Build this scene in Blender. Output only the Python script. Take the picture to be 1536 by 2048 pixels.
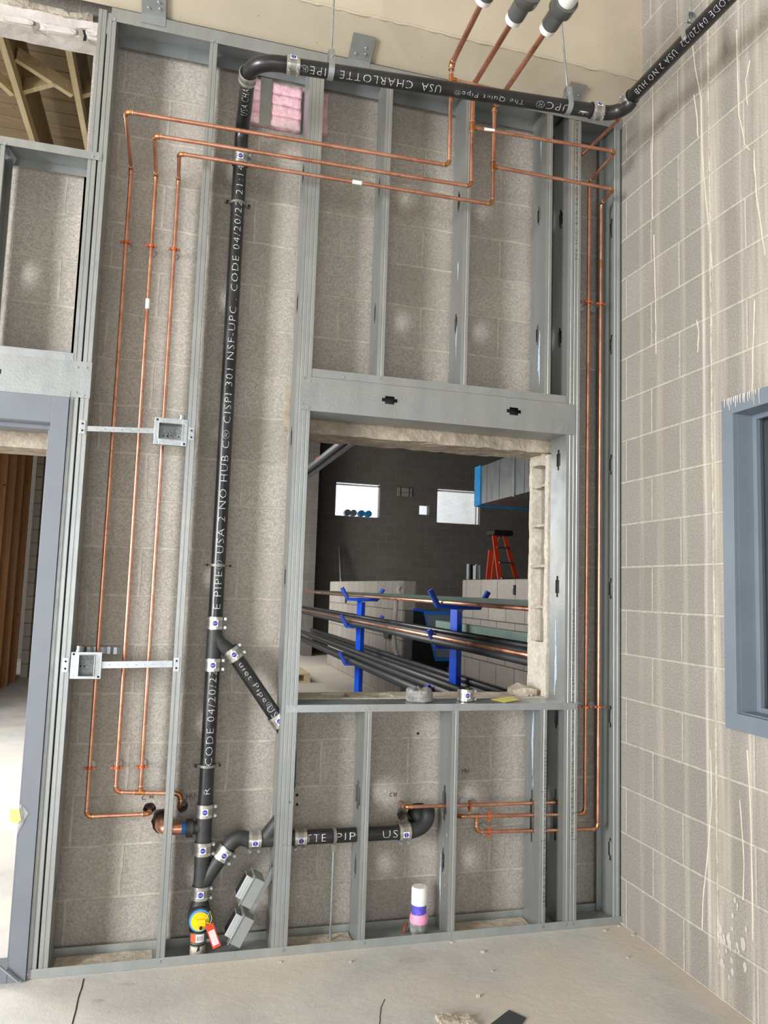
import bpy, bmesh, math, random
from mathutils import Vector, Matrix, noise
random.seed(7)
D = bpy.data; S = bpy.context.scene; COL = S.collection
for o in list(D.objects): D.objects.remove(o)
PI = math.pi
# ---------------------------------------------------------------- camera, sky, lights, exposure
CAM = Vector((-2.07201, -3.24263, 1.47932)); YAW, PIT, ROL = 0.266237, 0.101747, 0.032437; FPX = 1535.19
_f = Vector((math.sin(YAW)*math.cos(PIT), math.cos(YAW)*math.cos(PIT), math.sin(PIT)))
_r = Vector((math.cos(YAW), -math.sin(YAW), 0)); _u = _r.cross(_f)
RT = _r*math.cos(ROL)+_u*math.sin(ROL); UP = -_r*math.sin(ROL)+_u*math.cos(ROL); FW = _f
cd = D.cameras.new('camera'); cam = D.objects.new('camera', cd); COL.objects.link(cam); S.camera = cam
cam.matrix_world = Matrix(((RT.x, UP.x, -FW.x, CAM.x), (RT.y, UP.y, -FW.y, CAM.y), (RT.z, UP.z, -FW.z, CAM.z), (0, 0, 0, 1)))
cd.sensor_fit = 'VERTICAL'; cd.sensor_height = 36; cd.sensor_width = 27; cd.lens = FPX*36/2048; cd.clip_start = .02
wd = D.worlds.new('sky'); S.world = wd; wd.use_nodes = True
_bg = wd.node_tree.nodes['Background']; _bg.inputs[0].default_value = (.90, .95, 1.0, 1); _bg.inputs[1].default_value = 1.5
def area(name, loc, target, sx, sy, power, col=(1, 1, 1)):
    l = D.lights.new(name, 'AREA'); l.shape = 'RECTANGLE'; l.size = sx; l.size_y = sy; l.energy = power; l.color = col
    o = D.objects.new(name, l); COL.objects.link(o); o.location = loc
    o.rotation_euler = (Vector(target)-Vector(loc)).to_track_quat('-Z', 'Y').to_euler(); return o
area('daylight_from_left_opening', (-7.9, -4.5, 2.0), (-1.4, 0, 2.0), 1.5, 2.8, 760, (.98, .99, 1))
area('daylight_from_rear_opening', (-3.0, -8.3, 1.5), (-1.0, 0, 1.9), 3.6, 2.4, 110, (.98, .99, 1))
area('daylight_side_room', (-4.6, 2.6, 3.2), (-3.2, 2.8, 0), 1.6, 3.0, 230, (1, .99, .97))
area('store_fill_near', (-1.95, 3.4, 2.0), (1.2, 4.2, .9), 2.6, 1.8, 120, (1, .99, .97))  # fill lamp added out of view to brighten the rack and near partition
area('store_fill_middle', (-1.95, 8.6, 2.0), (1.2, 9.0, 1.2), 2.6, 1.8, 60, (1, .99, .97))  # weaker added fill for the far partition, no opening behind it
area('store_fill_far', (-1.9, 11.5, 2.2), (4.0, 14.5, 2.4), 2.0, 3.0, 150, (1, .99, .97))  # added fill lamp aimed at the far wall, not placed at any door
S.view_settings.view_transform = 'Standard'; S.view_settings.look = 'None'; S.view_settings.gamma = 1
S.view_settings.use_curve_mapping = False; S.view_settings.exposure = 0.15
try: S.cycles.max_bounces = 8; S.cycles.use_denoising = True
except Exception: pass

# ---------------------------------------------------------------- helpers
def ray(px, py): return FW+RT*((px-768)/FPX)+UP*((1024-py)/FPX)
def at(px, py, y=0.):                       # a point seen at (px,py) lying in the plane Y = y
    d = ray(px, py); return CAM+d*((y-CAM.y)/d.y)
def atx(px, py, x):
    d = ray(px, py); return CAM+d*((x-CAM.x)/d.x)
def atz(px, py, z=0.):
    d = ray(px, py); return CAM+d*((z-CAM.z)/d.z)
def lin(c):
    return tuple(((v/255)/12.92 if v/255 <= .04045 else ((v/255+.055)/1.055)**2.4) for v in c)+(1,)
def V(*a): return Vector(a)
class NT:
    def __init__(s, name):
        s.m = D.materials.new(name); s.m.use_nodes = True; s.t = s.m.node_tree; s.b = s.t.nodes['Principled BSDF']
    def n(s, typ, ins={}, **kw):
        q = s.t.nodes.new(typ)
        for k, v in kw.items(): setattr(q, k, v)
        for k, v in ins.items():
            if isinstance(v, bpy.types.NodeSocket): s.t.links.new(v, q.inputs[k])
            else: q.inputs[k].default_value = v
        return q
    def pos(s): return s.n('ShaderNodeNewGeometry').outputs['Position']
    def noise(s, scale, detail=4, vec=None, rough=.55, dist=0.):
        return s.n('ShaderNodeTexNoise', {'Vector': vec or s.pos(), 'Scale': scale, 'Detail': detail, 'Roughness': rough, 'Distortion': dist}).outputs[0]
    def ramp(s, fac, a, b, ca=(0, 0, 0, 1), cb=(1, 1, 1, 1)):
        q = s.n('ShaderNodeValToRGB', {'Fac': fac}); e = q.color_ramp.elements
        e[0].position = a; e[1].position = b; e[0].color = ca; e[1].color = cb; return q.outputs[0]
    def mix(s, fac, a, b, mode='MIX'):
        q = s.n('ShaderNodeMix', data_type='RGBA', blend_type=mode)
        for k, v in ((0, fac), (6, a), (7, b)):
            if isinstance(v, bpy.types.NodeSocket): s.t.links.new(v, q.inputs[k])
            else: q.inputs[k].default_value = v
        return q.outputs[2]
    def math(s, op, a, b=0., c=0.):
        q = s.n('ShaderNodeMath', operation=op)
        for k, v in enumerate((a, b, c)):
            if isinstance(v, bpy.types.NodeSocket): s.t.links.new(v, q.inputs[k])
            else: q.inputs[k].default_value = v
        return q.outputs[0]
    def set(s, **kw):
        for k, v in kw.items():
            k = {'col': 'Base Color', 'rough': 'Roughness', 'metal': 'Metallic', 'normal': 'Normal', 'alpha': 'Alpha', 'trans': 'Transmission Weight', 'coat': 'Coat Weight', 'spec': 'Specular IOR Level'}[k]
            if isinstance(v, bpy.types.NodeSocket): s.t.links.new(v, s.b.inputs[k])
            else: s.b.inputs[k].default_value = v
        return s.m
    def bump(s, h, strength=.3, dist=.01):
        return s.n('ShaderNodeBump', {'Height': h, 'Strength': strength, 'Distance': dist}).outputs[0]
def mat_plain(name, c, rough=.6, metal=0., var=.12, scale=12, bump=0.):
    t = NT(name); base = lin(c); nz = t.ramp(t.noise(scale, 5), .3, .7)
    dark = tuple(v*(1-var) for v in base[:3])+(1,); lite = tuple(min(1, v*(1+var)) for v in base[:3])+(1,)
    t.set(col=t.mix(nz, dark, lite), rough=rough, metal=metal)
    if bump: t.set(normal=t.bump(t.noise(scale*8, 4), bump, .004))
    return t.m
def mat_block(name, axis, off, cbl, cmo, msize=.0048, rough_joint=.3, stains=None, dark=0., zoff=0.):
    t = NT(name); p = t.pos(); sp = t.n('ShaderNodeSeparateXYZ', {0: p}).outputs
    u = t.math('ADD', sp[axis], off); w = t.math('ADD', sp[2], zoff)
    wob = t.noise(9, 3); wv = t.math('MULTIPLY', t.math('SUBTRACT', wob, .5), .012*rough_joint*2)
    u = t.math('ADD', u, wv); w = t.math('ADD', w, wv)
    vec = t.n('ShaderNodeCombineXYZ', {0: u, 1: w}).outputs[0]
    def brick(ms, sm):
        return t.n('ShaderNodeTexBrick', {'Vector': vec, 'Color1': (.35, .35, .35, 1), 'Color2': (.65, .65, .65, 1), 'Mortar': (0, 0, 0, 1), 'Scale': 1., 'Mortar Size': ms, 'Mortar Smooth': sm, 'Bias': 0., 'Brick Width': .4064, 'Row Height': .2032}, offset=.5, offset_frequency=2, squash=1.)
    b = brick(msize, .25); fac = b.outputs['Fac']; shade = b.outputs['Color']
    g = t.noise(150, 3, rough=.75); blot = t.noise(2.2, 5)
    base = lin(cbl); c = t.mix(t.ramp(g, .3, .7), tuple(v*.62 for v in base[:3])+(1,), tuple(min(1, v*1.34) for v in base[:3])+(1,))
    c = t.mix(t.ramp(t.noise(210, 2), .66, .72), c, tuple(v*.36 for v in base[:3])+(1,))
    c = t.mix(.5, c, t.mix(1., c, t.mix(.5, shade, (.5, .5, .5, 1)), 'OVERLAY'))
    c = t.mix(t.math('MULTIPLY', t.ramp(blot, .35, .7), .38), c, tuple(v*.72*k for v, k in zip(base[:3], (1, .97, .92)))+(1,))
    mo = lin(cmo); mc = t.mix(t.ramp(t.noise(40, 4), .3, .75), tuple(v*.72 for v in mo[:3])+(1,), mo)
    jf = fac if rough_joint < .25 else t.math('MULTIPLY', fac, t.ramp(t.noise(5, 3), .12, .5))
    c = t.mix(jf, c, mc)
    if stains:                              # (centre, half width, colour, amount): run-down mortar streaks
        for cen, hw, sc, amt in stains:
            wig = t.math('MULTIPLY', t.math('SUBTRACT', t.noise(1.3, 4), .5), hw*1.1)
            d = t.math('ABSOLUTE', t.math('ADD', t.math('SUBTRACT', sp[axis], cen), wig))
            f = t.math('SUBTRACT', 1., t.math('DIVIDE', d, hw)); f = t.math('MAXIMUM', f, 0.)
            st = t.n('ShaderNodeMapping', {'Vector': p, 'Scale': (34, 34, 1.4)}).outputs[0]
            f = t.math('MULTIPLY', t.math('MULTIPLY', t.math('POWER', f, .6), t.ramp(t.noise(1, 5, st), .3, .8)), amt*.8)
            c = t.mix(f, c, lin(sc))
    big = t.math('MULTIPLY', t.ramp(b.outputs['Fac'], 0, 1), -1. if rough_joint < .25 else .6)
    h = t.math('ADD', t.math('MULTIPLY', g, .35), t.math('MULTIPLY', big, .8))
    t.set(col=c, rough=.93, spec=.15, normal=t.bump(h, .75, .005)); return t.m

M = {}
M['cmu'] = mat_block('back_block', 0, .1707, (163, 157, 149), (184, 178, 167), .0068, .75)
M['cmu_r'] = mat_block('side_block', 1, .038-.2032, (150, 145, 138), (184, 179, 169), .0064, .12,
    stains=[(-.665, .075, (222, 212, 194), .85), (-.60, .012, (236, 228, 212), .9), (-.30, .03, (214, 204, 186), .5), (-.95, .16, (214, 205, 190), .75), (-.47, .02, (220, 212, 196), .5), (-.16, .02, (214, 206, 190), .45), (-1.3, .22, (214, 205, 190), .8), (-.83, .01, (238, 230, 216), .9)])
M['cmu_brick'] = mat_block('pale_brick', 1, 0, (196, 188, 176), (150, 142, 132), .008, .12)
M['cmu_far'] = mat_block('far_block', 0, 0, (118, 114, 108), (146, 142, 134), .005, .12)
M['cmu_part'] = mat_block('partition_block', 1, 0, (160, 154, 147), (104, 100, 94), .006, .12)
def mat_galv(name, c=(150, 156, 156), rough=.42, metal=.72, streak=1.):
    t = NT(name); p = t.pos(); mp = t.n('ShaderNodeMapping', {'Vector': p, 'Scale': (14, 14, 3.)}).outputs[0]
    n1 = t.noise(1, 4, mp); n2 = t.n('ShaderNodeTexVoronoi', {'Vector': p, 'Scale': 90.}).outputs['Distance']
    b = lin(c); cc = t.mix(t.ramp(n1, .3, .7), tuple(v*.9 for v in b[:3])+(1,), tuple(min(1, v*1.07) for v in b[:3])+(1,))
    cc = t.mix(t.math('MULTIPLY', t.ramp(t.noise(3, 4), .45, .75), .35*streak), cc, lin((176, 174, 162)))
    t.set(col=cc, metal=metal, rough=t.math('ADD', t.math('MULTIPLY', t.noise(14, 4), .25), rough-.1), normal=t.bump(t.math('ADD', n2, t.noise(7, 3)), .08, .004)); return t.m
M['galv'] = mat_galv('galvanized_steel', (160, 164, 164))
M['galv_b'] = mat_galv('galvanized_bright', (176, 182, 186), .36, .8)
M['galv_d'] = mat_galv('galvanized_dull', (158, 163, 162), .5, .6)
M['scuff'] = mat_plain('pale_blue_scuff', (190, 210, 226), .5, .2, .2, 60)
def mat_copper():
    t = NT('copper'); n = t.noise(9, 5); n2 = t.noise(55, 4)
    c = t.mix(t.ramp(n, .35, .65), lin((190, 132, 108)), lin((218, 164, 138))); c = t.mix(t.math('MULTIPLY', t.ramp(n2, .55, .75), .5), c, lin((128, 78, 60)))
    t.set(col=c, metal=.9, rough=t.math('ADD', t.math('MULTIPLY', n, .25), .2)); return t.m
M['copper'] = mat_copper()
M['fitting'] = mat_plain('soldered_copper_fitting', (190, 128, 82), .28, .9, .4, 70)
M['solder'] = mat_plain('solder', (206, 196, 184), .3, .9, .15, 90)
M['cu_clamp'] = mat_plain('copper_coated_clamp', (178, 92, 52), .5, .3, .2, 50)
def mat_iron():
    t = NT('cast_iron'); n = t.noise(6, 6); sp = t.noise(180, 3)
    c = t.mix(t.ramp(n, .4, .75), lin((22, 22, 24)), lin((46, 46, 47))); c = t.mix(t.math('MULTIPLY', t.ramp(sp, .68, .76), .5), c, lin((120, 118, 112)))
    t.set(col=c, rough=t.math('ADD', t.math('MULTIPLY', n, .2), .24), metal=.1, spec=.6, normal=t.bump(t.noise(120, 3), .18, .002)); return t.m
M['iron'] = mat_iron(); M['iron_r'] = mat_plain('rough_cast_iron', (50, 51, 51), .5, .1, .3, 30, .25)
M['black'] = mat_plain('black_plastic', (20, 20, 21), .45); M['hole'] = mat_plain('dark_recess', (16, 14, 13), .95)
M['ss'] = mat_plain('stainless_band', (205, 203, 198), .28, .9, .1, 40)
M['ss_d'] = mat_plain('stainless_corrugated', (168, 166, 160), .35, .85, .18, 90)
M['white'] = mat_plain('white_label', (240, 240, 238), .5, 0, .02); M['nsf'] = mat_plain('blue_emblem', (32, 36, 140), .5, 0, .05)
def mat_print():
    t = NT('white_pipe_lettering'); c = t.mix(t.ramp(t.noise(330, 3), .40, .50), lin((48, 50, 52)), lin((206, 210, 210))); return t.set(col=c, rough=.6)
M['print'] = mat_print(); M['ink'] = mat_plain('black_ink', (38, 38, 38), .7, 0, .1)
M['zinc'] = mat_plain('zinc_hardware', (176, 182, 184), .35, .8, .2, 50)
def mat_floor():
    t = NT('concrete_floor'); n = t.noise(1.5, 7, rough=.65); n2 = t.noise(.9, 5, t.n('ShaderNodeVectorMath', {0: t.pos(), 1: (7, 3, 0)}, operation='ADD').outputs[0]); n3 = t.noise(160, 3)
    c = t.mix(t.ramp(n, .38, .66), lin((184, 184, 182)), lin((213, 210, 204))); c = t.mix(t.math('MULTIPLY', t.ramp(n2, .5, .66), .7), c, lin((214, 202, 184)))
    c = t.mix(t.math('MULTIPLY', t.ramp(n3, .6, .72), .3), c, lin((224, 220, 212)))
    sp = t.n('ShaderNodeSeparateXYZ', {0: t.pos()}).outputs; e = t.ramp(t.math('ADD', sp[0], t.math('MULTIPLY', t.noise(3, 5), .4)), -.2, .12)
    c = t.mix(t.math('MULTIPLY', e, .6), c, lin((206, 192, 174)))
    t.set(col=c, rough=.8, spec=.25, normal=t.bump(t.math('ADD', t.noise(26, 6), t.math('MULTIPLY', n3, .3)), .3, .006)); return t.m
M['floor'] = mat_floor()
def mat_rough(name, a, b, sc=18, bump=.8, dist=.02):
    t = NT(name); n = t.noise(sc, 7, rough=.65); n2 = t.noise(sc/6, 4)
    c = t.mix(t.ramp(n, .32, .68), lin(a), lin(b)); c = t.mix(t.math('MULTIPLY', t.ramp(n2, .5, .7), .4), c, lin(tuple(int(v*.8) for v in a)))
    t.set(col=c, rough=.95, spec=.1, normal=t.bump(n, bump, dist)); return t.m
M['lintel'] = mat_rough('rough_lintel_concrete', (150, 138, 122), (188, 176, 158)); M['mortar'] = mat_rough('broken_mortar', (176, 164, 148), (214, 204, 188), 30)
M['shell'] = mat_rough('cut_block_edge', (190, 182, 168), (224, 216, 202), 60, .6, .008); M['drip'] = mat_plain('dried_mortar_run', (206, 197, 180), .9, 0, .06); M['core'] = mat_rough('block_core', (138, 130, 120), (164, 156, 146), 90, .6, .006)
M['plaster'] = mat_rough('limewashed_beam', (178, 170, 163), (206, 199, 193), 7, .35, .01)
def mat_soffit():
    t = NT('beige_painted_steel'); n = t.noise(2, 5); c = t.mix(t.ramp(n, .4, .7), lin((176, 165, 145)), lin((190, 179, 159)))
    c = t.mix(t.ramp(t.noise(70, 4), .71, .75), c, lin((116, 86, 56))); c = t.mix(t.math('MULTIPLY', t.ramp(t.noise(5, 6), .58, .72), .35), c, lin((176, 158, 120)))
    t.set(col=c, rough=.55, normal=t.bump(t.noise(40, 4), .12, .004)); return t.m
M['soffit'] = mat_soffit()
def mat_wood(name, a, b, ax=(4, 1.2, 40)):
    t = NT(name); mp = t.n('ShaderNodeMapping', {'Vector': t.pos(), 'Scale': ax}).outputs[0]; n = t.noise(1, 5, mp, .6, .6)
    c = t.mix(t.ramp(n, .3, .7), lin(a), lin(b)); c = t.mix(t.ramp(t.noise(7, 2), .68, .74), c, lin(tuple(int(v*.5) for v in a)))
    t.set(col=c, rough=.75, normal=t.bump(n, .15, .004)); return t.m
M['wood'] = mat_wood('truss_lumber', (186, 166, 126), (214, 196, 156), (20, 2, 20)); M['deck'] = mat_wood('roof_plank', (132, 112, 84), (156, 136, 104), (2, 14, 14)); M['stud'] = mat_wood('timber_stud', (150, 104, 64), (182, 134, 88), (30, 30, 1.5))
M['pink'] = mat_rough('pink_insulation', (206, 156, 168), (232, 196, 202), 35, .7, .01); M['strap'] = mat_galv('dark_galvanized_strap', (120, 120, 114), .5, .5)
M['frame'] = mat_plain('grey_blue_door_paint', (114, 119, 127), .42, .05, .06, 5); M['frame_w'] = mat_plain('grey_blue_window_paint', (116, 126, 136), .4, .05, .06, 5); M['panel'] = mat_plain('charcoal_panel', (62, 68, 72), .5)
M['blue'] = mat_plain('blue_rack_paint', (22, 82, 214), .35, 0, .06); M['bluefoam'] = mat_plain('blue_foam_sleeve', (40, 74, 170), .8, 0, .08); M['bluetape'] = mat_plain('blue_masking_film', (30, 126, 186), .6, 0, .3, 30, .4)
M['green'] = mat_plain('dark_green_strut', (38, 58, 47), .5, .1); M['greenl'] = mat_plain('pale_green_strut', (98, 120, 108), .5, .1)
M['orange'] = mat_plain('orange_fibreglass', (206, 62, 26), .45, 0, .08); M['alu'] = mat_plain('aluminium', (190, 192, 194), .3, .85)
M['duct'] = mat_galv('duct_sheet_metal', (150, 154, 156), .35, .8); M['steel_d'] = mat_plain('dark_steel', (24, 25, 28), .5, .2)
M['pvc'] = mat_plain('white_plastic_pipe', (232, 230, 226), .4, 0, .06); M['purple'] = mat_plain('purple_primer', (92, 84, 196), .4, 0, .45, 40); M['pinktape'] = mat_plain('pink_tape', (226, 156, 186), .45, 0, .1, 40, .3); M['silvert'] = mat_rough('silver_tape', (104, 104, 102), (168, 168, 166), 40, .6, .01)
M['yellow'] = mat_plain('yellow_plastic', (240, 200, 20), .4, 0, .08); M['lblue'] = mat_plain('light_blue_gasket', (70, 150, 220), .4); M['red'] = mat_plain('red_tag', (206, 62, 40), .5); M['orangel'] = mat_plain('orange_label', (236, 90, 54), .5)
M['paper'] = mat_plain('yellow_paper', (232, 224, 128), .8, 0, .08); M['bluet'] = mat_plain('blue_tape', (36, 110, 190), .6)
def mat_clear():
    t = NT('clear_plastic_film'); t.set(col=(.9, .92, .9, 1), rough=.25, alpha=.14); return t.m
M['film'] = mat_clear(); M['pvcgrey'] = mat_plain('grey_plastic_sleeve', (86, 88, 86), .2, 0, .1); M['pallet'] = mat_wood('pallet_wood', (200, 180, 140), (220, 204, 168)); M['leaf'] = mat_plain('brown_leaves', (110, 72, 48), .8)
M['cold'] = mat_block('outside_block', 1, 0, (216, 215, 212), (245, 244, 240), .008, .12); M['rubber'] = mat_plain('rubber_pipe', (34, 36, 38), .5, 0, .3, 6)

ORG = {}
def setp(o, label=None, cat=None, group=None, kind=None):
    if label: o['label'] = label
    if cat: o['category'] = cat
    if group: o['group'] = group
    if kind: o['kind'] = kind
    return o
def thing(name, label, cat, loc=(0, 0, 0), group=None):
    o = D.objects.new(name, None); COL.objects.link(o); o.location = loc; o.empty_display_size = .05
    ORG[o.name] = Vector(loc); return setp(o, label, cat, group)
class MB:
    def __init__(s): s.v = []; s.f = []; s.sm = []
    def add(s, vs, fs, sm=False):
        n = len(s.v); s.v += [Vector(v) for v in vs]; s.f += [tuple(i+n for i in f) for f in fs]; s.sm += [sm]*len(fs); return s
    def hexa(s, c8): return s.add(c8, [(0, 3, 2, 1), (4, 5, 6, 7), (0, 1, 5, 4), (1, 2, 6, 5), (2, 3, 7, 6), (3, 0, 4, 7)])
    def box(s, x0, x1, y0, y1, z0, z1):
        return s.hexa([(x0, y0, z0), (x1, y0, z0), (x1, y1, z0), (x0, y1, z0), (x0, y0, z1), (x1, y0, z1), (x1, y1, z1), (x0, y1, z1)])
    def bar(s, a, b, w, h, up=(0, 0, 1)):
        a = Vector(a); b = Vector(b); d = (b-a).normalized(); up = Vector(up); r = d.cross(up)
        if r.length < 1e-4: r = d.cross(Vector((0, 1, 0)))
        r = r.normalized()*w/2; u = r.cross(d).normalized()*h/2
        return s.hexa([a-r-u, a+r-u, b+r-u, b-r-u, a-r+u, a+r+u, b+r+u, b-r+u])
    def tube(s, pts, r, seg=20, caps=True, rin=None):
        pts = [Vector(p) for p in pts]; rs = r if isinstance(r, (list, tuple)) else [r]*len(pts)
        t0 = (pts[1]-pts[0]).normalized(); ref = Vector((0, 0, 1)) if abs(t0.z) < .9 else Vector((1, 0, 0))
        nrm = t0.cross(ref).normalized(); rings = []
        for i, p in enumerate(pts):
            t = ((pts[i]-pts[i-1]).normalized() if i else t0)+((pts[i+1]-pts[i]).normalized() if i < len(pts)-1 else (pts[i]-pts[i-1]).normalized())
            t.normalize(); nrm = (nrm-t*nrm.dot(t)).normalized(); bi = t.cross(nrm)
            rings.append([p+(nrm*math.cos(2*PI*k/seg)+bi*math.sin(2*PI*k/seg))*rs[i] for k in range(seg)])
        vs = [v for rg in rings for v in rg]; fs = [(i*seg+k, i*seg+(k+1) % seg, (i+1)*seg+(k+1) % seg, (i+1)*seg+k) for i in range(len(pts)-1) for k in range(seg)]
        s.add(vs, fs, True)
        if caps: s.add(rings[0], [tuple(range(seg))[::-1]]); s.add(rings[-1], [tuple(range(seg))])
        return s
    def cyl(s, a, b, r, seg=20, r2=None): return s.tube([a, b], [r, r if r2 is None else r2], seg)
    def ring(s, a, b, r0, r1, seg=24):          # hollow ring between radii r0<r1
        a = Vector(a); b = Vector(b); s.tube([a, b], r1, seg, False); s.tube([b, a], r0, seg, False)
        t = (b-a).normalized(); ref = Vector((0, 0, 1)) if abs(t.z) < .9 else Vector((1, 0, 0)); n = t.cross(ref).normalized(); bi = t.cross(n)
        for c in (a, b):
            vs = [c+(n*math.cos(2*PI*k/seg)+bi*math.sin(2*PI*k/seg))*rr for rr in (r0, r1) for k in range(seg)]
            s.add(vs, [(k, (k+1) % seg, seg+(k+1) % seg, seg+k) for k in range(seg)])
        return s
    def sphere(s, c, r, seg=12, sc=(1, 1, 1)):
        c = Vector(c); vs = [c+Vector((0, 0, r*sc[2]))]
        for i in range(1, seg//2):
            a = PI*i/(seg//2)
            vs += [c+Vector((r*math.sin(a)*math.cos(2*PI*k/seg)*sc[0], r*math.sin(a)*math.sin(2*PI*k/seg)*sc[1], r*math.cos(a)*sc[2])) for k in range(seg)]
        vs.append(c-Vector((0, 0, r*sc[2]))); nr = seg//2-1; L = len(vs)-1
        fs = [(0, 1+k, 1+(k+1) % seg) for k in range(seg)]+[(1+i*seg+k, 1+(i+1)*seg+k, 1+(i+1)*seg+(k+1) % seg, 1+i*seg+(k+1) % seg) for i in range(nr-1) for k in range(seg)]+[(L, 1+(nr-1)*seg+(k+1) % seg, 1+(nr-1)*seg+k) for k in range(seg)]
        return s.add(vs, fs, True)
    def prism(s, poly, ext):
        ext = Vector(ext); n = len(poly); a = [Vector(p) for p in poly]; b = [p+ext for p in a]
        return s.add(a+b, [tuple(range(n))[::-1], tuple(range(n, 2*n))]+[(i, (i+1) % n, n+(i+1) % n, n+i) for i in range(n)])
    def sheet(s, path, ext): ext = Vector(ext); a = [Vector(p) for p in path]; n = len(a); return s.add(a+[p+ext for p in a], [(i, i+1, n+i+1, n+i) for i in range(n-1)])
    def build(s, name, mat, parent=None, origin=None, bevel=0., solid=0., mods=None):
        me = D.meshes.new(name); vs = s.v; par = parent
        if parent is not None and origin is None: origin = ORG.get(parent.name, Vector((0, 0, 0)))
        if parent is None and origin is None:
            xs = [v.x for v in vs]; ys = [v.y for v in vs]; zs = [v.z for v in vs]; origin = Vector(((min(xs)+max(xs))/2, (min(ys)+max(ys))/2, min(zs)))
        origin = Vector(origin); me.from_pydata([v-origin for v in vs], [], s.f)
        me.polygons.foreach_set('use_smooth', s.sm); me.validate()
        if not solid:
            bm = bmesh.new(); bm.from_mesh(me); bmesh.ops.recalc_face_normals(bm, faces=bm.faces[:]); bm.to_mesh(me); bm.free()
        me.materials.append(mat if not isinstance(mat, str) else M[mat]); o = D.objects.new(name, me); COL.objects.link(o)
        if par is not None: o.parent = par; o.location = (0, 0, 0) if True else origin; ORG[o.name] = origin
        else: o.location = origin; ORG[o.name] = origin
        if solid: md = o.modifiers.new('thickness', 'SOLIDIFY'); md.thickness = solid; md.offset = 0
        if bevel: md = o.modifiers.new('bevel', 'BEVEL'); md.width = bevel; md.segments = 2; md.limit_method = 'ANGLE'
        return o
def solo(mb, name, mat, label, cat, group=None, **kw): return setp(mb.build(name, mat, **kw), label, cat, group)
def struct(mb, name, mat, **kw): return setp(mb.build(name, mat, **kw), kind='structure')
def kids(o): return [c for c in D.objects if c.parent is o]
def copy_tree(o, parent=None):
    ch = kids(o); c = o.copy(); COL.objects.link(c)
    if parent is not None: c.parent = parent
    ORG[c.name] = ORG.get(o.name, Vector()).copy()
    for k in ch: copy_tree(k, c)
    return c
def place(o, loc, zaxis, facing):           # orient a prototype: local Z along the axis, local -Y to the viewer side
    z = Vector(zaxis).normalized(); f = Vector(facing); y = -(f-z*f.dot(z)).normalized(); x = y.cross(z)
    o.matrix_world = Matrix(((x.x, y.x, z.x, loc[0]), (x.y, y.y, z.y, loc[1]), (x.z, y.z, z.z, loc[2]), (0, 0, 0, 1)))
def arc(a, corner, b, n=8):                 # rounded corner between two points
    a, corner, b = Vector(a), Vector(corner), Vector(b)
    return [(a*(1-t)**2+corner*2*t*(1-t)*.93+b*t*t+(a+b)*.07*t*(1-t)) for t in [i/n for i in range(n+1)]]
def text_mesh(body, length, height, sub=1):
    cu = D.curves.new('t', 'FONT'); cu.body = body; cu.size = 1; cu.resolution_u = 2; cu.fill_mode = 'FRONT'; cu.offset = -.018; cu.space_character = 1.18
    o = D.objects.new('t', cu); COL.objects.link(o); bpy.context.view_layer.update()
    me = D.meshes.new_from_object(o.evaluated_get(bpy.context.evaluated_depsgraph_get()))
    bm = bmesh.new(); bm.from_mesh(me)
    if sub: bmesh.ops.triangulate(bm, faces=bm.faces[:]); bmesh.ops.subdivide_edges(bm, edges=bm.edges[:], cuts=sub)
    vs = [v.co.copy() for v in bm.verts]; fs = [tuple(v.index for v in f.verts) for f in bm.faces]; bm.free()
    D.objects.remove(o); D.curves.remove(cu); D.meshes.remove(me)
    x0 = min(v.x for v in vs); x1 = max(v.x for v in vs); y0 = min(v.y for v in vs); y1 = max(v.y for v in vs)
    H = .70 if y1-y0 < .8 else (y1-y0); yb = 0 if H == .70 else y0
    return [((v.x-x0)/(x1-x0)*length, ((v.y-yb)/H-.5)*height) for v in vs], fs
def text_on_pipe(body, start, u, n, r, length, height, parent, mat='print', name='lettering', dv=0.):
    vs, fs = text_mesh(body, length, height, 1); u = Vector(u).normalized(); n = Vector(n); n = (n-u*n.dot(u)).normalized(); vd = n.cross(u); out = []
    for a, b in vs:
        th = (b+dv)/r; out.append(Vector(start)+u*a+(n*math.cos(th)+vd*math.sin(th))*(r+.0008))
    return MB().add(out, fs).build(name, mat, parent)
def text_flat(body, start, u, v, length, height, parent, mat='ink', name='lettering'):
    vs, fs = text_mesh(body, length, height, 0); u = Vector(u).normalized(); v = Vector(v).normalized()
    return MB().add([Vector(start)+u*a+v*b for a, b in vs], fs).build(name, mat, parent)
def strokes(lines, parent, name, mat='ink', r=.0012):
    mb = MB()
    for ln in lines: mb.tube(ln, r, 6)
    return mb.build(name, mat, parent)

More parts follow.
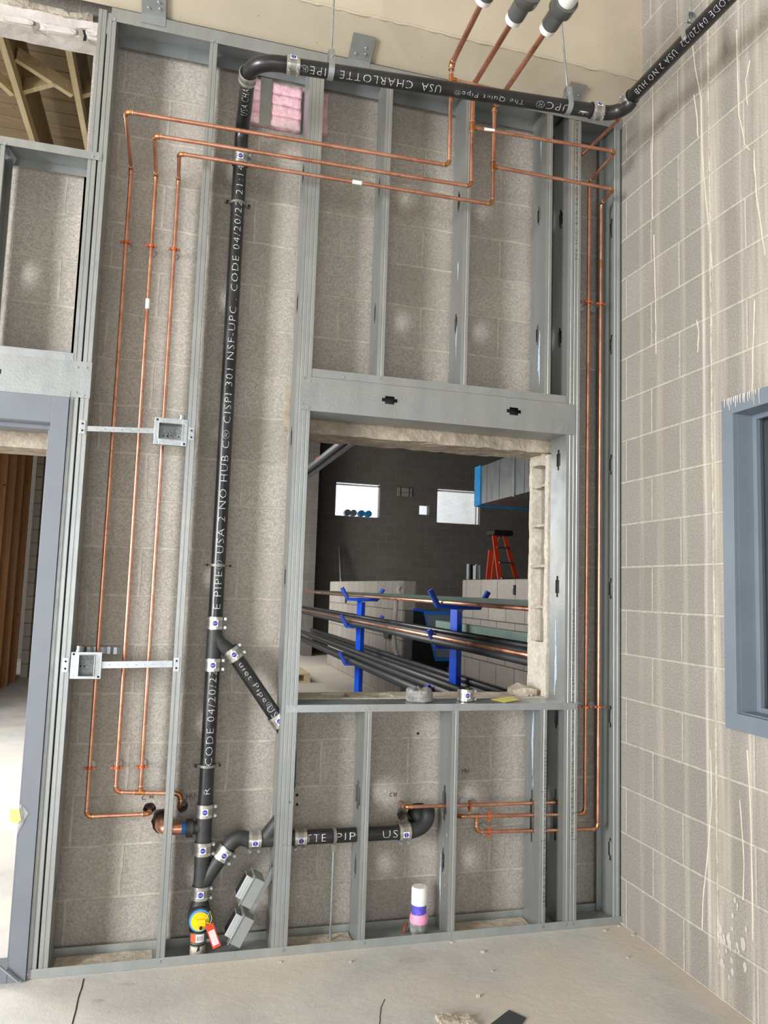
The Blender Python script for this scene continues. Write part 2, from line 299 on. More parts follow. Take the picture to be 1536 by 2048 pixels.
# ---------------------------------------------------------------- setting
YB = .19; YB2 = .39
struct(MB().box(-9, 12.5, -9, 15, -.12, 0), 'floor', 'floor')
WB = ((-9, -3.62, 0, 2.25), (-9, -2.52, 2.25, 3.25), (-2.54, -1.52, 0, 3.80), (-2.52, -1.52, 3.80, 3.94), (-1.52, -.24, 0, .935), (-1.52, 0, 2.39, 3.94), (-.24, 0, 0, 2.39), (-9, 0, 3.94, 5.6))
HOLES = [(at(299, 1618, YB), .026, 1), (at(322, 1642, YB), .05, .75), (at(365, 1612, YB), .028, .8), (at(804, 1627, YB), .03, .75), (at(835, 1628, YB), .05, 1.05), (at(893, 1625, YB), .022, .8)]
acc = MB()                                  # real openings knocked through the block, baked into the wall mesh
for x0, x1, z0, z1 in WB:
    hs = [h for h in HOLES if x0 < h[0].x < x1 and z0 < h[0].z < z1]; bo = MB().box(x0, x1, YB, YB2, z0, z1)
    if not hs: acc.add(bo.v, bo.f); continue
    ob = bo.build('w', 'cmu', origin=(0, 0, 0)); cut = []
    for i, (c, r, sx) in enumerate(hs):
        n = 18; q = MB().prism([(c[0]+math.cos(2*PI*k/n)*r*sx*(1+.07*math.sin(3*k)), .12, c[2]+math.sin(2*PI*k/n)*r*(1+.06*math.cos(2*k))) for k in range(n)], (0, .16, 0)).build('c', 'hole', origin=(0, 0, 0)); cut.append(q)
        md = ob.modifiers.new('b%d' % i, 'BOOLEAN'); md.object = q; md.operation = 'DIFFERENCE'; md.solver = 'EXACT'
    bpy.context.view_layer.update(); me = D.meshes.new_from_object(ob.evaluated_get(bpy.context.evaluated_depsgraph_get()))
    acc.add([v.co.copy() for v in me.vertices], [tuple(p.vertices) for p in me.polygons])
    for q in cut+[ob]: D.objects.remove(q)
wall_back = struct(acc, 'wall_back', 'cmu')
wr = MB(); RW = dict(y0=-2.2, y1=-.735, z0=1.02, z1=2.255)
for y0, y1, z0, z1 in ((-9, RW['y0'], 0, 5.6), (RW['y1'], YB, 0, 5.6), (RW['y0'], RW['y1'], 0, RW['z0']), (RW['y0'], RW['y1'], RW['z1'], 5.6)): wr.box(0, .2, y0, y1, z0, z1)
struct(wr, 'wall_right', 'cmu_r')
cj = MB(); pts = [(-.0005, -.648+random.uniform(-.002, .002), z*.12) for z in range(1, 46)]; cj.tube(pts, .0055, 6); struct(cj, 'trim_19', 'mortar')
sp_ = MB()
for i in range(46):
    q = atx(1462+random.gauss(0, 20), 1880+random.gauss(0, 40), -.0012-.00004*i); r_ = min(.014, abs(random.gauss(.004, .004))+.0015); n = 12; k0 = random.random()*6
    P = [(q.x, q.y+math.cos(2*PI*k/n)*r_*(1+.2*math.sin(3*k+k0)), q.z+math.sin(2*PI*k/n)*r_*1.8) for k in range(n)]; sp_.add([tuple(q)]+P, [(0, 1+(k+1) % n, 1+k) for k in range(n)])
struct(sp_, 'trim_40', 'plaster')
DR = [[(1378, 30), (1390, 130), (1402, 200), (1404, 300), (1412, 400), (1420, 470), (1424, 540)], [(1500, 120), (1492, 160), (1495, 210)], [(1308, 470), (1310, 560), (1312, 640), (1312, 708)], [(1394, 640), (1398, 670), (1395, 705)], [(1510, 600), (1506, 680), (1505, 780)], [(1421, 1500), (1423, 1600), (1414, 1720), (1406, 1800), (1404, 1860)],
      [(1495, 1500), (1500, 1600), (1503, 1700), (1506, 1880)], [(1480, 1600), (1488, 1730), (1486, 1800)], [(1388, 190), (1394, 230), (1396, 275)], [(1473, 60), (1476, 160), (1478, 230), (1490, 290), (1500, 300)], [(1305, 150), (1306, 260), (1304, 330), (1305, 440)], [(1508, 300), (1512, 380), (1520, 440), (1530, 510)]]
for i, d in enumerate(DR):
    P = [atx(px, py, -.0004) for px, py in d]; Q = [a.lerp(b, t_) for a, b in zip(P, P[1:]) for t_ in (0, .25, .5, .75)]+[P[-1]]; Q = [q+Vector((0, random.uniform(-.0018, .0018), 0)) for q in Q]
    struct(MB().tube(Q, [random.uniform(.0018, .0034) for _ in Q], 6), 'trim_%d' % (20+i), 'drip')
lw_ = MB()                                  # unseen left and rear walls, added to cut ambient light; openings let daylight in
for y0, y1, z0, z1 in ((-9, -6.6, 0, 5.6), (-2.8, YB, 0, 5.6), (-6.6, -2.8, 3.6, 5.6)): lw_.box(-8.4, -8.2, y0, y1, z0, z1)
struct(lw_, 'wall_left_unseen', 'cmu_r')
lw_ = MB()
for x0, x1, z0, z1 in ((-8.4, -5.4, 0, 5.6), (-.8, .2, 0, 5.6), (-5.4, -.8, 3.0, 5.6)): lw_.box(x0, x1, -9, -8.8, z0, z1)
struct(lw_, 'wall_rear_unseen', 'cmu')
# beam over the truss opening, lintel, window reveal
def rough_box(x0, x1, y0, y1, z0, z1, step, amp, seed=0, keepfront=False):
    mb = MB(); nx = max(1, int((x1-x0)/step)); ny = max(1, int((y1-y0)/step)); nz = max(1, int((z1-z0)/step)); idx = {}
    bm = bmesh.new(); bmesh.ops.create_cube(bm, size=1)
    bmesh.ops.scale(bm, vec=(x1-x0, y1-y0, z1-z0), verts=bm.verts); bmesh.ops.translate(bm, vec=((x0+x1)/2, (y0+y1)/2, (z0+z1)/2), verts=bm.verts)
    for ax, n in ((0, nx), (1, ny), (2, nz)):
        L = ((x0, x1), (y0, y1), (z0, z1))[ax]
        for i in range(1, n):
            co = [0, 0, 0]; co[ax] = L[0]+(L[1]-L[0])*i/n; no = [0, 0, 0]; no[ax] = 1
            bmesh.ops.bisect_plane(bm, geom=bm.verts[:]+bm.edges[:]+bm.faces[:], plane_co=co, plane_no=no)
    for v in bm.verts:
        d = noise.noise_vector(v.co*14+Vector((seed, 0, 0)))*amp+noise.noise_vector(v.co*45+Vector((seed, 3, 0)))*amp*.45
        v.co += d
    bm.verts.index_update(); mb.add([v.co.copy() for v in bm.verts], [tuple(v.index for v in f.verts) for f in bm.faces]); bm.free(); return mb
struct(rough_box(-4.2, -2.52, .178, .285, 3.862, 3.945, .03, .004), 'beam_over_opening', 'plaster')
struct(rough_box(-4.2, -2.55, .165, .2, 3.94, 3.965, .02, .012, 4), 'trim_4', 'mortar')
# plaster has broken away between flat patches: raised limewash patches on the beam face
for i, (a, b) in enumerate((((2, 35), (66, 68)), ((82, 50), (152, 88)), ((172, 57), (196, 84)))):
    p0 = at(a[0], a[1], .17); p1 = at(b[0], b[1], .17); c = (p0+p1)/2; rx = abs(p1.x-p0.x)/2; rz = abs(p0.z-p1.z)/2+.01
    mb = MB(); n = 22; mb.prism([(c.x+math.copysign(abs(math.cos(2*PI*k/n))**.6, math.cos(2*PI*k/n))*rx, .166+.002*math.sin(k), c.z+math.copysign(abs(math.sin(2*PI*k/n))**.7, math.sin(2*PI*k/n))*rz*.8) for k in range(n)], (0, .03, 0))
    mb.v = [Vector((v.x, v.y, 3.9+(v.z-3.9)*.55+.004)) for v in mb.v]; struct(mb, 'trim_%d' % (5+i), 'plaster', bevel=.006)
for i, pl_ in enumerate((((48, 37), (60, 40), (78, 46), (80, 56), (72, 60), (80, 68), (68, 66), (62, 52)), ((150, 56), (166, 56), (176, 56), (172, 66), (174, 78), (180, 86), (162, 82), (156, 66)))):
    struct(MB().prism([at(px, py, .1765)+Vector((0, 0, 0)) for px, py in pl_], (0, .002, 0)), 'trim_%d' % (41+i), 'core')
struct(MB().prism([at(px, py, .1755) for px, py in ((165, 59), (169, 60), (173, 74), (172, 82), (166, 81), (168, 72))], (0, .001, 0)), 'trim_43', 'hole')
struct(rough_box(-1.62, -.14, YB-.004, YB2, 2.185, 2.392, .025, .007, 9), 'lintel_over_window', 'lintel')
rv = MB(); xe = -.295
struct(rough_box(xe, -.225, YB, .225, 1.24, 2.18, .02, .004, 2), 'trim_8', 'shell')
struct(rough_box(xe-.004, -.225, .358, YB2, 1.24, 2.18, .02, .004, 3), 'trim_9', 'shell')
struct(MB().box(-.245, -.225, .225, .358, 1.24, 2.18), 'trim_10', 'core')
for i, z in enumerate((1.42, 1.625, 1.83, 2.03)):
    struct(rough_box(-.30, -.24, .225, .36, z-.007, z+.007, .015, .006, i), 'trim_%d' % (11+i), 'mortar')
struct(rough_box(xe-.002, -.225, YB, YB2, .936, 1.25, .03, .004, 5), 'trim_15', 'shell')
struct(rough_box(-.315, -.24, .22, .34, 2.135, 2.19, .012, .009, 6), 'trim_16', 'mortar')
sc = MB()                                   # top course of the sill with its hollow cells open
for x0, x1, y0, y1 in ((-1.52, -.27, YB, .225), (-1.52, -.27, .355, YB2), (-1.52, -1.375, .225, .355), (-1.255, -1.165, .225, .355), (-1.045, -.27, .225, .355)):
    z1 = .992; m = rough_box(x0, x1, y0, y1, .936, z1, .03, .003, x0); sc.add(m.v, m.f)
struct(sc, 'window_1_sill', 'shell')
# painted steel edge over the top track
sf = MB().prism([(-9, .012, 3.915), (-9, -.17, 3.995), (-9, -.17, 5.55), (-9, -.15, 5.55), (-9, -.15, 4.02), (-9, .012, 3.94)], (9, 0, 0))
struct(sf, 'beam_edge', 'soffit')
wdl = MB(); x = -5.; pts = []
while x < 0: pts.append((x, -.169+random.uniform(-.002, .002), 3.997+random.uniform(-.003, .004))); x += .03
wdl.tube(pts, .006, 8); struct(wdl, 'trim_17', 'soffit')
struct(MB().box(-9, 0, -9, -.17, 5.4, 5.55), 'ceiling', 'soffit')
# stores behind: room 2 (through the window opening) and side room (through the door)
fw = MB(); FY = 14.5
WIN = [(1.55, 2.66, 3.20, 4.02), (4.10, 5.25, 3.17, 4.03), (3.655, 3.915, 3.35, 3.585), (.66, .94, 0, 2.15)]
xs = sorted({-2.2, 12.5} | {v for w_ in WIN for v in w_[:2]})
for i in range(len(xs)-1):
    a, b = xs[i], xs[i+1]; w_ = [w for w in WIN if w[0] <= a+1e-6 and w[1] >= b-1e-6]
    if w_:
        if w_[0][2] > 0: fw.box(a, b, FY, FY+.2, 0, w_[0][2])
        fw.box(a, b, FY, FY+.2, w_[0][3], 5.4)
    else: fw.box(a, b, FY, FY+.2, 0, 5.4)
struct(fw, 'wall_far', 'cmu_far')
for i, w_ in enumerate(WIN[:2]):
    fr = MB(); a, b, c, d = w_; t = .035
    fr.box(a, b, FY+.06, FY+.14, d-t*2, d-t); fr.box(b-t, b, FY+.06, FY+.14, c, d); fr.box(a, a+t, FY+.06, FY+.14, c, d); fr.box(a, b, FY+.06, FY+.14, c, c+t*.5)
    struct(fr, 'window_%d' % (i+2), 'pvc')
struct(MB().box(-2.25, 12.5, .39, FY+.2, 5.3, 5.4), 'ceiling_store_room', 'steel_d')
struct(MB().box(-2.2, 12.5, FY-.5, FY-.3, 4.92, 5.3), 'beam_far', 'steel_d')
struct(MB().box(-2.35, -2.2, .39, FY, 0, 5.6), 'wall_light_block', 'cmu_far')  # unseen wall, added to keep side room light out of the store
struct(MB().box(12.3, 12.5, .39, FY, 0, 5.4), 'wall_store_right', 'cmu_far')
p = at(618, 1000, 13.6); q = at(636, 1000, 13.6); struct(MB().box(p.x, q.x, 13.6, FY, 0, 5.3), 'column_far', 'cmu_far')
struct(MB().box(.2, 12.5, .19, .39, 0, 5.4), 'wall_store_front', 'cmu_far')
lw = MB(); lw.box(5.2, 5.4, FY+.2, 24, 2.6, 7); struct(lw, 'wall_outside', 'cold')
# side room
struct(MB().box(-9, -2.35, 12.6, 12.8, 0, 5.6), 'wall_side_room_end', 'core')
pw = MB().box(-4.18, -4.08, 9.5, 11.6, 0, 5.4); struct(pw, 'wall_side_room_brick', 'cmu_brick')
struct(MB().box(-4.40, -4.36, 5.5, 9.9, 0, 5.4), 'wall_side_room_board', 'stud')
dk = MB(); yy = .4
while yy < 12.6: dk.box(-9, -2.35, yy, yy+.183, 5.42, 5.45); yy += .19
struct(dk, 'ceiling_side_room', 'deck')
struct(MB().box(-9, -2.35, .39, 12.6, 5.46, 5.5), 'roof_side_room', 'steel_d')
YT = [5.7, 6.2, 6.75, 7.3, 7.85, 8.4, 8.95]
for i, y in enumerate(YT):
    solo(MB().box(-4.29, -4.15, y, y+.04, 0, 4.7), 'timber_stud', 'stud', 'bare timber stud seen through the doorway, '+['leftmost', 'second from left', 'third from left', 'fourth from left', 'fifth from left', 'sixth from left', 'seventh from left'][i], 'stud', 'timber studs in the side room')

# ---------------------------------------------------------------- doorway frame and right-hand window frame
XF0, XF1 = -2.569, -2.505
df = MB(); df.box(-3.66, XF0, -.014, .20, 2.098, 2.150)
f = MB()
f.box(XF0, XF1, -.016, .006, 0, 2.203); f.box(XF1-.002, XF1, -.016, .02, 0, 2.203); f.box(XF0, XF0+.002, -.016, .20, 0, 2.1); f.box(XF0-.016, XF0+.001, .06, .15, 0, 2.1)
f.box(-3.7, XF0, -.016, .006, 2.098, 2.203); f.box(-3.7, XF0, -.016, .20, 2.096, 2.098); f.box(-3.7, XF0, .05, .14, 2.08, 2.097); f.box(-3.70, -3.64, -.016, .006, 0, 2.203)
dfo = struct(f, 'door_1_frame', 'frame', bevel=.0015)
struct(MB().box(-3.66, -2.52, YB, YB2, 2.02, 2.25), 'lintel_over_door', 'lintel')
t_ = thing('frame_anchor', 'grey anchor plate and bright spreader rod at the foot of the door frame', 'anchor plate', (-2.60, -.02, 0))
MB().box(-2.75, -2.57, -.016, .08, .001, .05).build('plate', 'frame', t_)
MB().cyl(at(-5, 1930, -.03), at(36, 1964, -.03), .005, 8).build('spreader_rod', 'galv_b', t_)
g = MB(); y0, y1, z0, z1 = RW['y0'], RW['y1'], RW['z0'], RW['z1']; fwid = .062
def rect_frame(mb, x0, x1, ya, yb, za, zb, w):
    mb.box(x0, x1, yb-w, yb, za, zb); mb.box(x0, x1, ya, ya+w, za, zb); mb.box(x0, x1, ya+w, yb-w, za, za+w); mb.box(x0, x1, ya+w, yb-w, zb-w, zb)
rect_frame(g, -.02, .0, y0-.01, y1+.01, z0-.015, z1+.01, fwid); rect_frame(g, .0, .2, y0, y1, z0, z1, .052)
rect_frame(g, .072, .092, y0+.05, y1-.05, z0+.05, z1-.05, .02)
wf = struct(g, 'window_4_frame', 'frame_w', bevel=.0015)
struct(MB().box(.12, .13, y0+.05, y1-.05, z0+.05, z1-.05), 'window_4_panel', 'panel')
dr = MB()
for i in range(16):
    yy = y1+.01-.02-.012*i-random.random()*.008; L = .01+random.random()*.04; dr.tube([(-.021, yy, z1+.012), (-.0225, yy, z1-.005), (-.0215, yy+random.uniform(-.002, .002), z1-L)], [.003, .0022, .0012], 6)
struct(dr, 'trim_18', 'plaster')

# ---------------------------------------------------------------- metal studs and tracks
HZ = [.305+.6096*k for k in range(7)]
def stud_mb(xl, z0, z1, web='L', holes=HZ, y0=0., y1=.152, w=.032, big=()):
    mb = MB(); sx = 1 if web == 'L' else -1; x0 = xl if web == 'L' else xl+w
    def X(d): return x0+sx*d
    fl = [(0, 0), (.012, 0), (.0138, .002), (.0162, .002), (.018, 0), (w-.0015, 0), (w, .0015), (w, .011)]
    mb.sheet([(X(a), y0+b, z0) for a, b in fl], (0, 0, z1-z0)); mb.sheet([(X(a), y1-b, z0) for a, b in fl], (0, 0, z1-z0))
    cy = (y0+y1)/2; hs = sorted([(h, .05, .019) for h in holes if z0+.08 < h < z1-.08 and not any(abs(h-b[0]) < b[1]+.06 for b in big)]+list(big)); z = z0
    def q(ya, yb, za, zb): mb.add([(X(0), ya, za), (X(0), yb, za), (X(0), yb, zb), (X(0), ya, zb)], [(0, 1, 2, 3)])
    for h, hh, hw in hs:
        q(y0, y1, z, h-hh)
        t1 = hh*.62
        for za, zb, k in ((h-hh, h-t1, .45), (h-t1, h+t1, 1), (h+t1, h+hh, .45)): q(y0, cy-hw*k, za, zb); q(cy+hw*k, y1, za, zb)
        z = h+hh
    q(y0, y1, z, z1); return mb
def stud(name, label, xl, z0, z1, web='L', group=None, mat='galv', **kw):
    ori = (xl+.016, .076, z0); t = thing(name, label, 'metal stud', ori, group)
    stud_mb(xl, z0, z1, web, **kw).build('channel', mat, t, solid=.0013)
    return t
def screw(parent, x, y, z, ax=(0, -1, 0)):
    a = Vector((x, y, z)); ax = Vector(ax); MB().cyl(a, a+ax*.002, .0055, 10).cyl(a+ax*.002, a+ax*.0035, .0035, 8).build('screw', 'zinc', parent)
def scuff(parent, poly, mat='scuff'): return MB().add(poly, [tuple(range(len(poly)))]).build('scuff', mat, parent)
ST = 3.885
sA = stud('steel_stud', 'full-height galvanized stud nearest the door frame, left one of the touching pair', -2.505, .003, ST, 'L')
sB = stud('steel_stud', 'full-height galvanized stud right of its twin beside the door frame, facing the copper risers', -2.4665, .003, ST-.01, 'R')
sC = stud('steel_stud', 'single full-height galvanized stud between copper risers and black drain stack', -2.044, .003, ST-.01, 'L')
sD1 = stud('steel_stud', 'full-height stud with a bright reflective edge on the black stack side of the window opening', -1.600, .003, ST-.01, 'L')
sD2 = stud('steel_stud', 'full-height stud lining the left edge of the window opening', -1.567, .003, ST-.01, 'R')
sE = stud('cripple_stud', 'short stud above the header, nearest the pink insulation', -1.241, 2.392, ST-.01, 'L')
sF = stud('cripple_stud', 'short stud above the header, middle one, behind the copper drops', -.8445, 2.392, ST-.01, 'L')
sG = stud('cripple_stud', 'short stud above the header with a bluish scuff, nearest the corner', -.419, 2.392, ST-.01, 'L')
cutL = ((.475, .115, .022),)
sJ = stud('cripple_stud', 'short stud below the window sill with the black drain pipe passing through it', -1.2425, .003, .968, 'L', big=((.60, .06, .045),))
sK = stud('cripple_stud', 'short stud below the sill with a torn, splashed web beside the black elbow', -.846, .003, .968, 'L', big=((.55, .075, .03),))
sL = stud('cripple_stud', 'short stud below the sill, blue smear, three copper pipes through its slot', -.418, .003, .968, 'L', big=cutL)
sH1 = stud('steel_stud', 'full-height stud lining the right edge of the window opening', -.300, .003, ST-.01, 'L', big=cutL)
sH2 = stud('steel_stud', 'full-height stud with a long black printed code, right of the window opening', -.2645, .003, ST-.01, 'R', big=((.475, .13, .03),))
sI = stud('steel_stud', 'mortar-smeared full-height stud against the side block wall', -.044, .003, ST-.01, 'R', mat='galv_d')
bx = -2.8495
sP = stud('steel_stud', 'short stud over the door header at the left edge of the picture', bx, 2.392, 3.235, 'L')
def blob(cx, cz, w, h, y=None, x=None, n=16, seed=0):
    out = []
    for k in range(n):
        a = 2*PI*k/n; rr = 1+.35*math.sin(3*a+seed)+.2*math.sin(7*a+seed*2); u = math.cos(a)*w*rr; v = math.sin(a)*h*rr
        out.append((cx+u, y, cz+v) if y is not None else (x, cx+u, cz+v))
    return out
scuff(sG, blob(.06, 3.70, .008, .055, x=-.4205)); scuff(sG, blob(.055, 2.62, .010, .12, x=-.4205, seed=2)); scuff(sF, blob(.06, 3.0, .006, .05, x=-.846)); scuff(sF, blob(.062, 2.66, .006, .07, x=-.846, seed=1))
scuff(sL, blob(.075, .80, .009, .15, x=-.4195, seed=1)); scuff(sL, blob(.07, .64, .006, .04, x=-.4195, seed=3)); scuff(sH1, blob(.085, 1.18, .010, .16, x=-.3015, seed=4)); scuff(sK, blob(.10, .22, .008, .10, x=-.8475, seed=2))
for k in range(26):
    cy_, cz_ = random.uniform(.02, .13), random.uniform(.05, .45); sc_ = random.uniform(.001, .0035)
    if k < 12: scuff(sK, blob(cy_, cz_, sc_, sc_*random.uniform(1, 4), x=-.8475, seed=k, n=8), 'mortar')
# printed stud codes
text_flat('NS ICC ESR 5630 SFIR G40 70KSI 2261464 CEMCO 600VS125S16-70', (-.2645+.008, -.0012, .40), (0, 0, 1), (-1, 0, 0), 1.02, .013, sH2)
text_flat('NS ICC ESR 5630 SFIR G40 70KSI', (-.2645+.008, -.0012, 3.12), (0, 0, 1), (-1, 0, 0), .72, .013, sH2)
text_flat('1894 A/2 NS ICC ESR 5630 CEMCO 600VS125S16-70', (-.418+.025, -.0012, .11), (0, 0, 1), (-1, 0, 0), .72, .012, sL)
for st_, xx, zz in ((sL, -.418, .60), (sL, -.418, .385), (sH2, -.2645, .60), (sH2, -.2645, .385), (sH2, -.2645, .50)): strokes([[(xx+.003, -.0012, zz), (xx+.03, -.0012, zz+.002)]], st_, 'pencil_mark', r=.0007)
strokes([[(-1.553, -.0012, .595), (-1.543, -.0012, .60), (-1.553, -.0012, .605), (-1.553, -.0012, .595)], [at(563, 1691), at(602, 1690)]], sD2, 'pencil_mark', r=.0007)
strokes([[at(170, 1303), at(176, 1300), at(172, 1312), at(177, 1318)], [at(170, 1318), at(178, 1319)]], sB, 'pencil_mark', r=.0006)
def track(name, label, xa, xb, z, leg, side, group=None, mat='galv', y0=-.0018, y1=.1545):
    t = thing(name, label, 'metal track', ((xa+xb)/2, .076, min(z, z+side*leg)))
    MB().sheet([(xa, y0, z+side*leg), (xa, y0, z), (xa, y1, z), (xa, y1, z+side*leg)], (xb-xa, 0, 0)).build('channel', mat, t, solid=.0013)
    return t
bt = track('floor_track', 'galvanized floor track fixed to the concrete under all the studs', -2.515, -.002, .0015, .034, 1, mat='galv_d')
for x in (-2.50, -2.03, -1.55, -1.215, -.835, -.40, -.285, -.25, -.02): screw(bt, x, -.0028, .022)
dm = rough_box(-2.42, -2.06, .01, .145, -.02, .006, .03, .003, 3); solo(dm, 'dust_pile', 'mortar', 'pale dust and mortar crumbs lying in the floor track beside the door', 'dust')
dm = rough_box(-1.52, -1.25, .01, .145, -.02, .0055, .03, .004, 6); solo(dm, 'dust_pile', 'mortar', 'mortar crumbs in the floor track around the foot of the threaded rod', 'dust')
dm = rough_box(-.80, -.43, .01, .145, -.02, .0055, .03, .004, 8); solo(dm, 'dust_pile', 'mortar', 'sandy dust in the floor track bay below the three copper pipes', 'dust')
tt = track('ceiling_track', 'deep galvanized ceiling track running under the beige steel edge', -2.455, -.002, 3.901, .06, -1)
for x in (-2.44, -2.03, -1.55, -1.21, -.82): screw(tt, x, -.0028, 3.85)
# header over the window opening
hd = thing('box_header', 'boxed galvanized header over the window opening, scratched, with two dark knockouts', 'metal header', (-.92, .076, 2.244))
wp = MB(); zc = 2.318; XA, XB = -1.578, -.256
ks = [(at(779, 801).x, at(779, 801).z), (at(1027, 823).x, at(1027, 823).z)]; xs = XA
def wq(a, b, c, d): wp.add([(a, -.0035, c), (b, -.0035, c), (b, -.0035, d), (a, -.0035, d)], [(0, 1, 2, 3)])
for kx, kz in ks:
    wq(xs, kx-.036, 2.246, 2.394)
    for a, b, k in ((-.036, -.022, .45), (-.022, .022, 1), (.022, .036, .45)): wq(kx+a, kx+b, 2.246, kz-.018*k); wq(kx+a, kx+b, kz+.018*k, 2.394)
    xs = kx+.036
wq(xs, XB, 2.246, 2.394); wp.build('web_plate', 'galv', hd, solid=.0013)
MB().sheet([(-1.533, .01, 2.246), (-1.533, .15, 2.246), (-1.533, .15, 2.394), (-1.533, .01, 2.394)], (1.23, 0, 0)).build('box_core', 'galv_d', hd, solid=.001)
MB().sheet([(-1.534, -.005, 2.276), (-1.534, -.005, 2.244), (-1.534, .1545, 2.244), (-1.534, .1545, 2.276)], (1.234, 0, 0)).build('bottom_track', 'galv', hd, solid=.0013)
MB().sheet([(-1.533, -.0018, 2.432), (-1.533, -.0018, 2.396), (-1.533, .1545, 2.396), (-1.533, .1545, 2.432)], (1.23, 0, 0)).build('top_track', 'galv', hd, solid=.0013)
for px, py in ((608, 756), (619, 762), (604, 807), (617, 815), (636, 817), (790, 829), (930, 841), (1120, 857), (1133, 810), (1133, 857), (1143, 858), (686, 755), (760, 757), (933, 774), (1087, 789)): a = at(px, py); screw(hd, a.x, -.0052, a.z)
sc_ = MB()
for k in range(46):
    x = random.uniform(-1.45, -.33); z = random.uniform(2.25, 2.38); L = random.uniform(.006, .03); d = random.uniform(.0, .012)
    if any(abs(x-kx) < .05 for kx, _ in ks): continue
    sc_.add([(x, -.0058 if z < 2.28 else -.0045, z), (x+.0012, -.0058 if z < 2.28 else -.0045, z), (x+d+.0006, -.0058 if z < 2.28 else -.0045, z+L)], [(0, 1, 2)])
sc_.build('scratches', 'galv_b', hd)
# window sill track
sl = track('sill_track', 'galvanized sill track along the bottom of the window opening, seen from its smooth side', -1.586, -.243, .992, .03, -1, mat='galv_b')
for px, py in ((574, 1412), (590, 1411), (735, 1415), (915, 1414), (1082, 1414), (1132, 1408), (1142, 1405)): a = at(px, py); screw(sl, a.x, -.0028, a.z)
# over-door framing
dh = thing('door_header', 'galvanized header boxed over the door frame, lapping the stud pair', 'metal header', (-2.9, .076, 2.205))
MB().box(-3.7, -2.431, -.0042, -.0026, 2.209, 2.357).build('web_plate', 'galv', dh)
MB().sheet([(-3.7, -.006, 2.232), (-3.7, -.006, 2.206), (-3.7, .152, 2.206), (-3.7, .152, 2.232)], (1.195, 0, 0)).build('bottom_track', 'galv', dh, solid=.0013)
MB().sheet([(-3.7, -.0018, 2.388), (-3.7, -.0018, 2.358), (-3.7, .152, 2.358), (-3.7, .152, 2.388)], (1.197, 0, 0)).build('top_track', 'galv_b', dh, solid=.0013)
for px, py in ((155, 735), (173, 735), (152, 785), (167, 791), (127, 786), (51, 780)): a = at(px, py); screw(dh, a.x, -.0046, a.z)
MB().box(at(0, 744).x-.03, at(2, 744).x, -.0062, -.0045, at(0, 748).z, at(0, 739).z).build('knockout', 'hole', dh)
ut = track('upper_track', 'short galvanized track capping the wall over the door below the roof timbers', -3.7, -2.452, 3.248, .034, -1, y0=-.0035)
for px, py in ((186, 313), (198, 317), (11, 289)): a = at(px, py); screw(ut, a.x, -.0042, a.z)
scuff(sP, [at(17, 293, .05), at(33, 318, .10), at(28, 330, .10), at(22, 312, .05)], 'galv_b')
# clips of sheet metal on the beige edge
for i, (lab, a, b) in enumerate((('sheet metal clip on the beige edge above the stud nearest the door', -2.335, -2.235), ('sheet metal clip on the beige edge beside the hanger rod near the pink insulation', -1.43, -1.325), ('sheet metal clip on the beige edge beside the hanger rod nearest the corner', -.352, -.262))):
    t = thing('steel_clip', lab, 'clip', ((a+b)/2, 0, 3.90), 'clips holding the ceiling track')
    yo = -.11 if i else -.165; MB().sheet([(a, -.0045, 3.862), (a, -.0045, 3.9035), (a, yo, 3.9035+.44*(-yo)), ], (b-a, 0, 0)).build('plate', 'galv', t, solid=.0015)
    for dx, yy in ((.03, -.03), (.075, -.035), (.07, -.06)): MB().cyl((a+dx, yy, 3.902-.44*yy), (a+dx, yy, 3.896-.44*yy), .007, 8).build('screw', 'zinc', t)

# ---------------------------------------------------------------- black cast-iron drain pipes
R2 = .0302; YS = .085; XS = -1.884
def make_coupling(label):
    t = thing('pipe_coupling', label, 'pipe coupling', (0, 0, 0), 'no-hub couplings on the black drain pipes'); L = .028
    MB().ring((0, 0, -L), (0, 0, L), R2-.001, R2+.0035, 28).build('rubber_sleeve', 'black', t)
    MB().ring((0, 0, -L*.95), (0, 0, L*.95), R2+.0035, R2+.005, 28).build('shield', 'ss_d', t)
    for sz in (-1, 1):
        b = MB().ring((0, 0, sz*.018-.0055), (0, 0, sz*.018+.0055), R2+.005, R2+.0068, 28).build('band', 'ss', t)
        MB().box(R2+.004, R2+.016, -.008, .008, sz*.018-.006, sz*.018+.006).cyl((R2+.011, -.014, sz*.018), (R2+.011, .012, sz*.018), .004, 8).cyl((R2+.011, -.019, sz*.018), (R2+.011, -.014, sz*.018), .0062, 6).build('screw', 'zinc', b)
    rr = R2+.0082; vs = []; fs = []; n = 8
    for i in range(n+1):
        for j in (0, 1): th = (-.5+i/n)*.025/rr; vs.append((math.sin(th)*rr, -math.cos(th)*rr, (-.0125, .0125)[j]))
    for i in range(n): fs.append((2*i, 2*i+2, 2*i+3, 2*i+1))
    st = MB().add(vs, fs, True).build('sticker', 'white', t)
    def wrap(m, dr): return [(math.sin(a/rr)*(rr+dr), -math.cos(a/rr)*(rr+dr), b) for a, b in m]
    disc = [(0, 0)]+[(.0105*math.cos(2*PI*k/24), .0105*math.sin(2*PI*k/24)) for k in range(24)]
    MB().add(wrap(disc, .0004), [(0, 1+k, 1+(k+1) % 24) for k in range(24)]).build('emblem', 'nsf', st)
    vs, fs = text_mesh('NSF', .0150, .0075, 0); MB().add(wrap([(a-.0075, b) for a, b in vs], .0008), fs).build('lettering', 'white', st)
    return t
cps = [None]
def coupling(loc, axis, label, facing=None):
    if cps[0] is None: o = cps[0] = make_coupling(label)
    else: o = copy_tree(cps[0]); o['label'] = label
    place(o, loc, axis, facing if facing is not None else (CAM-Vector(loc))); return o
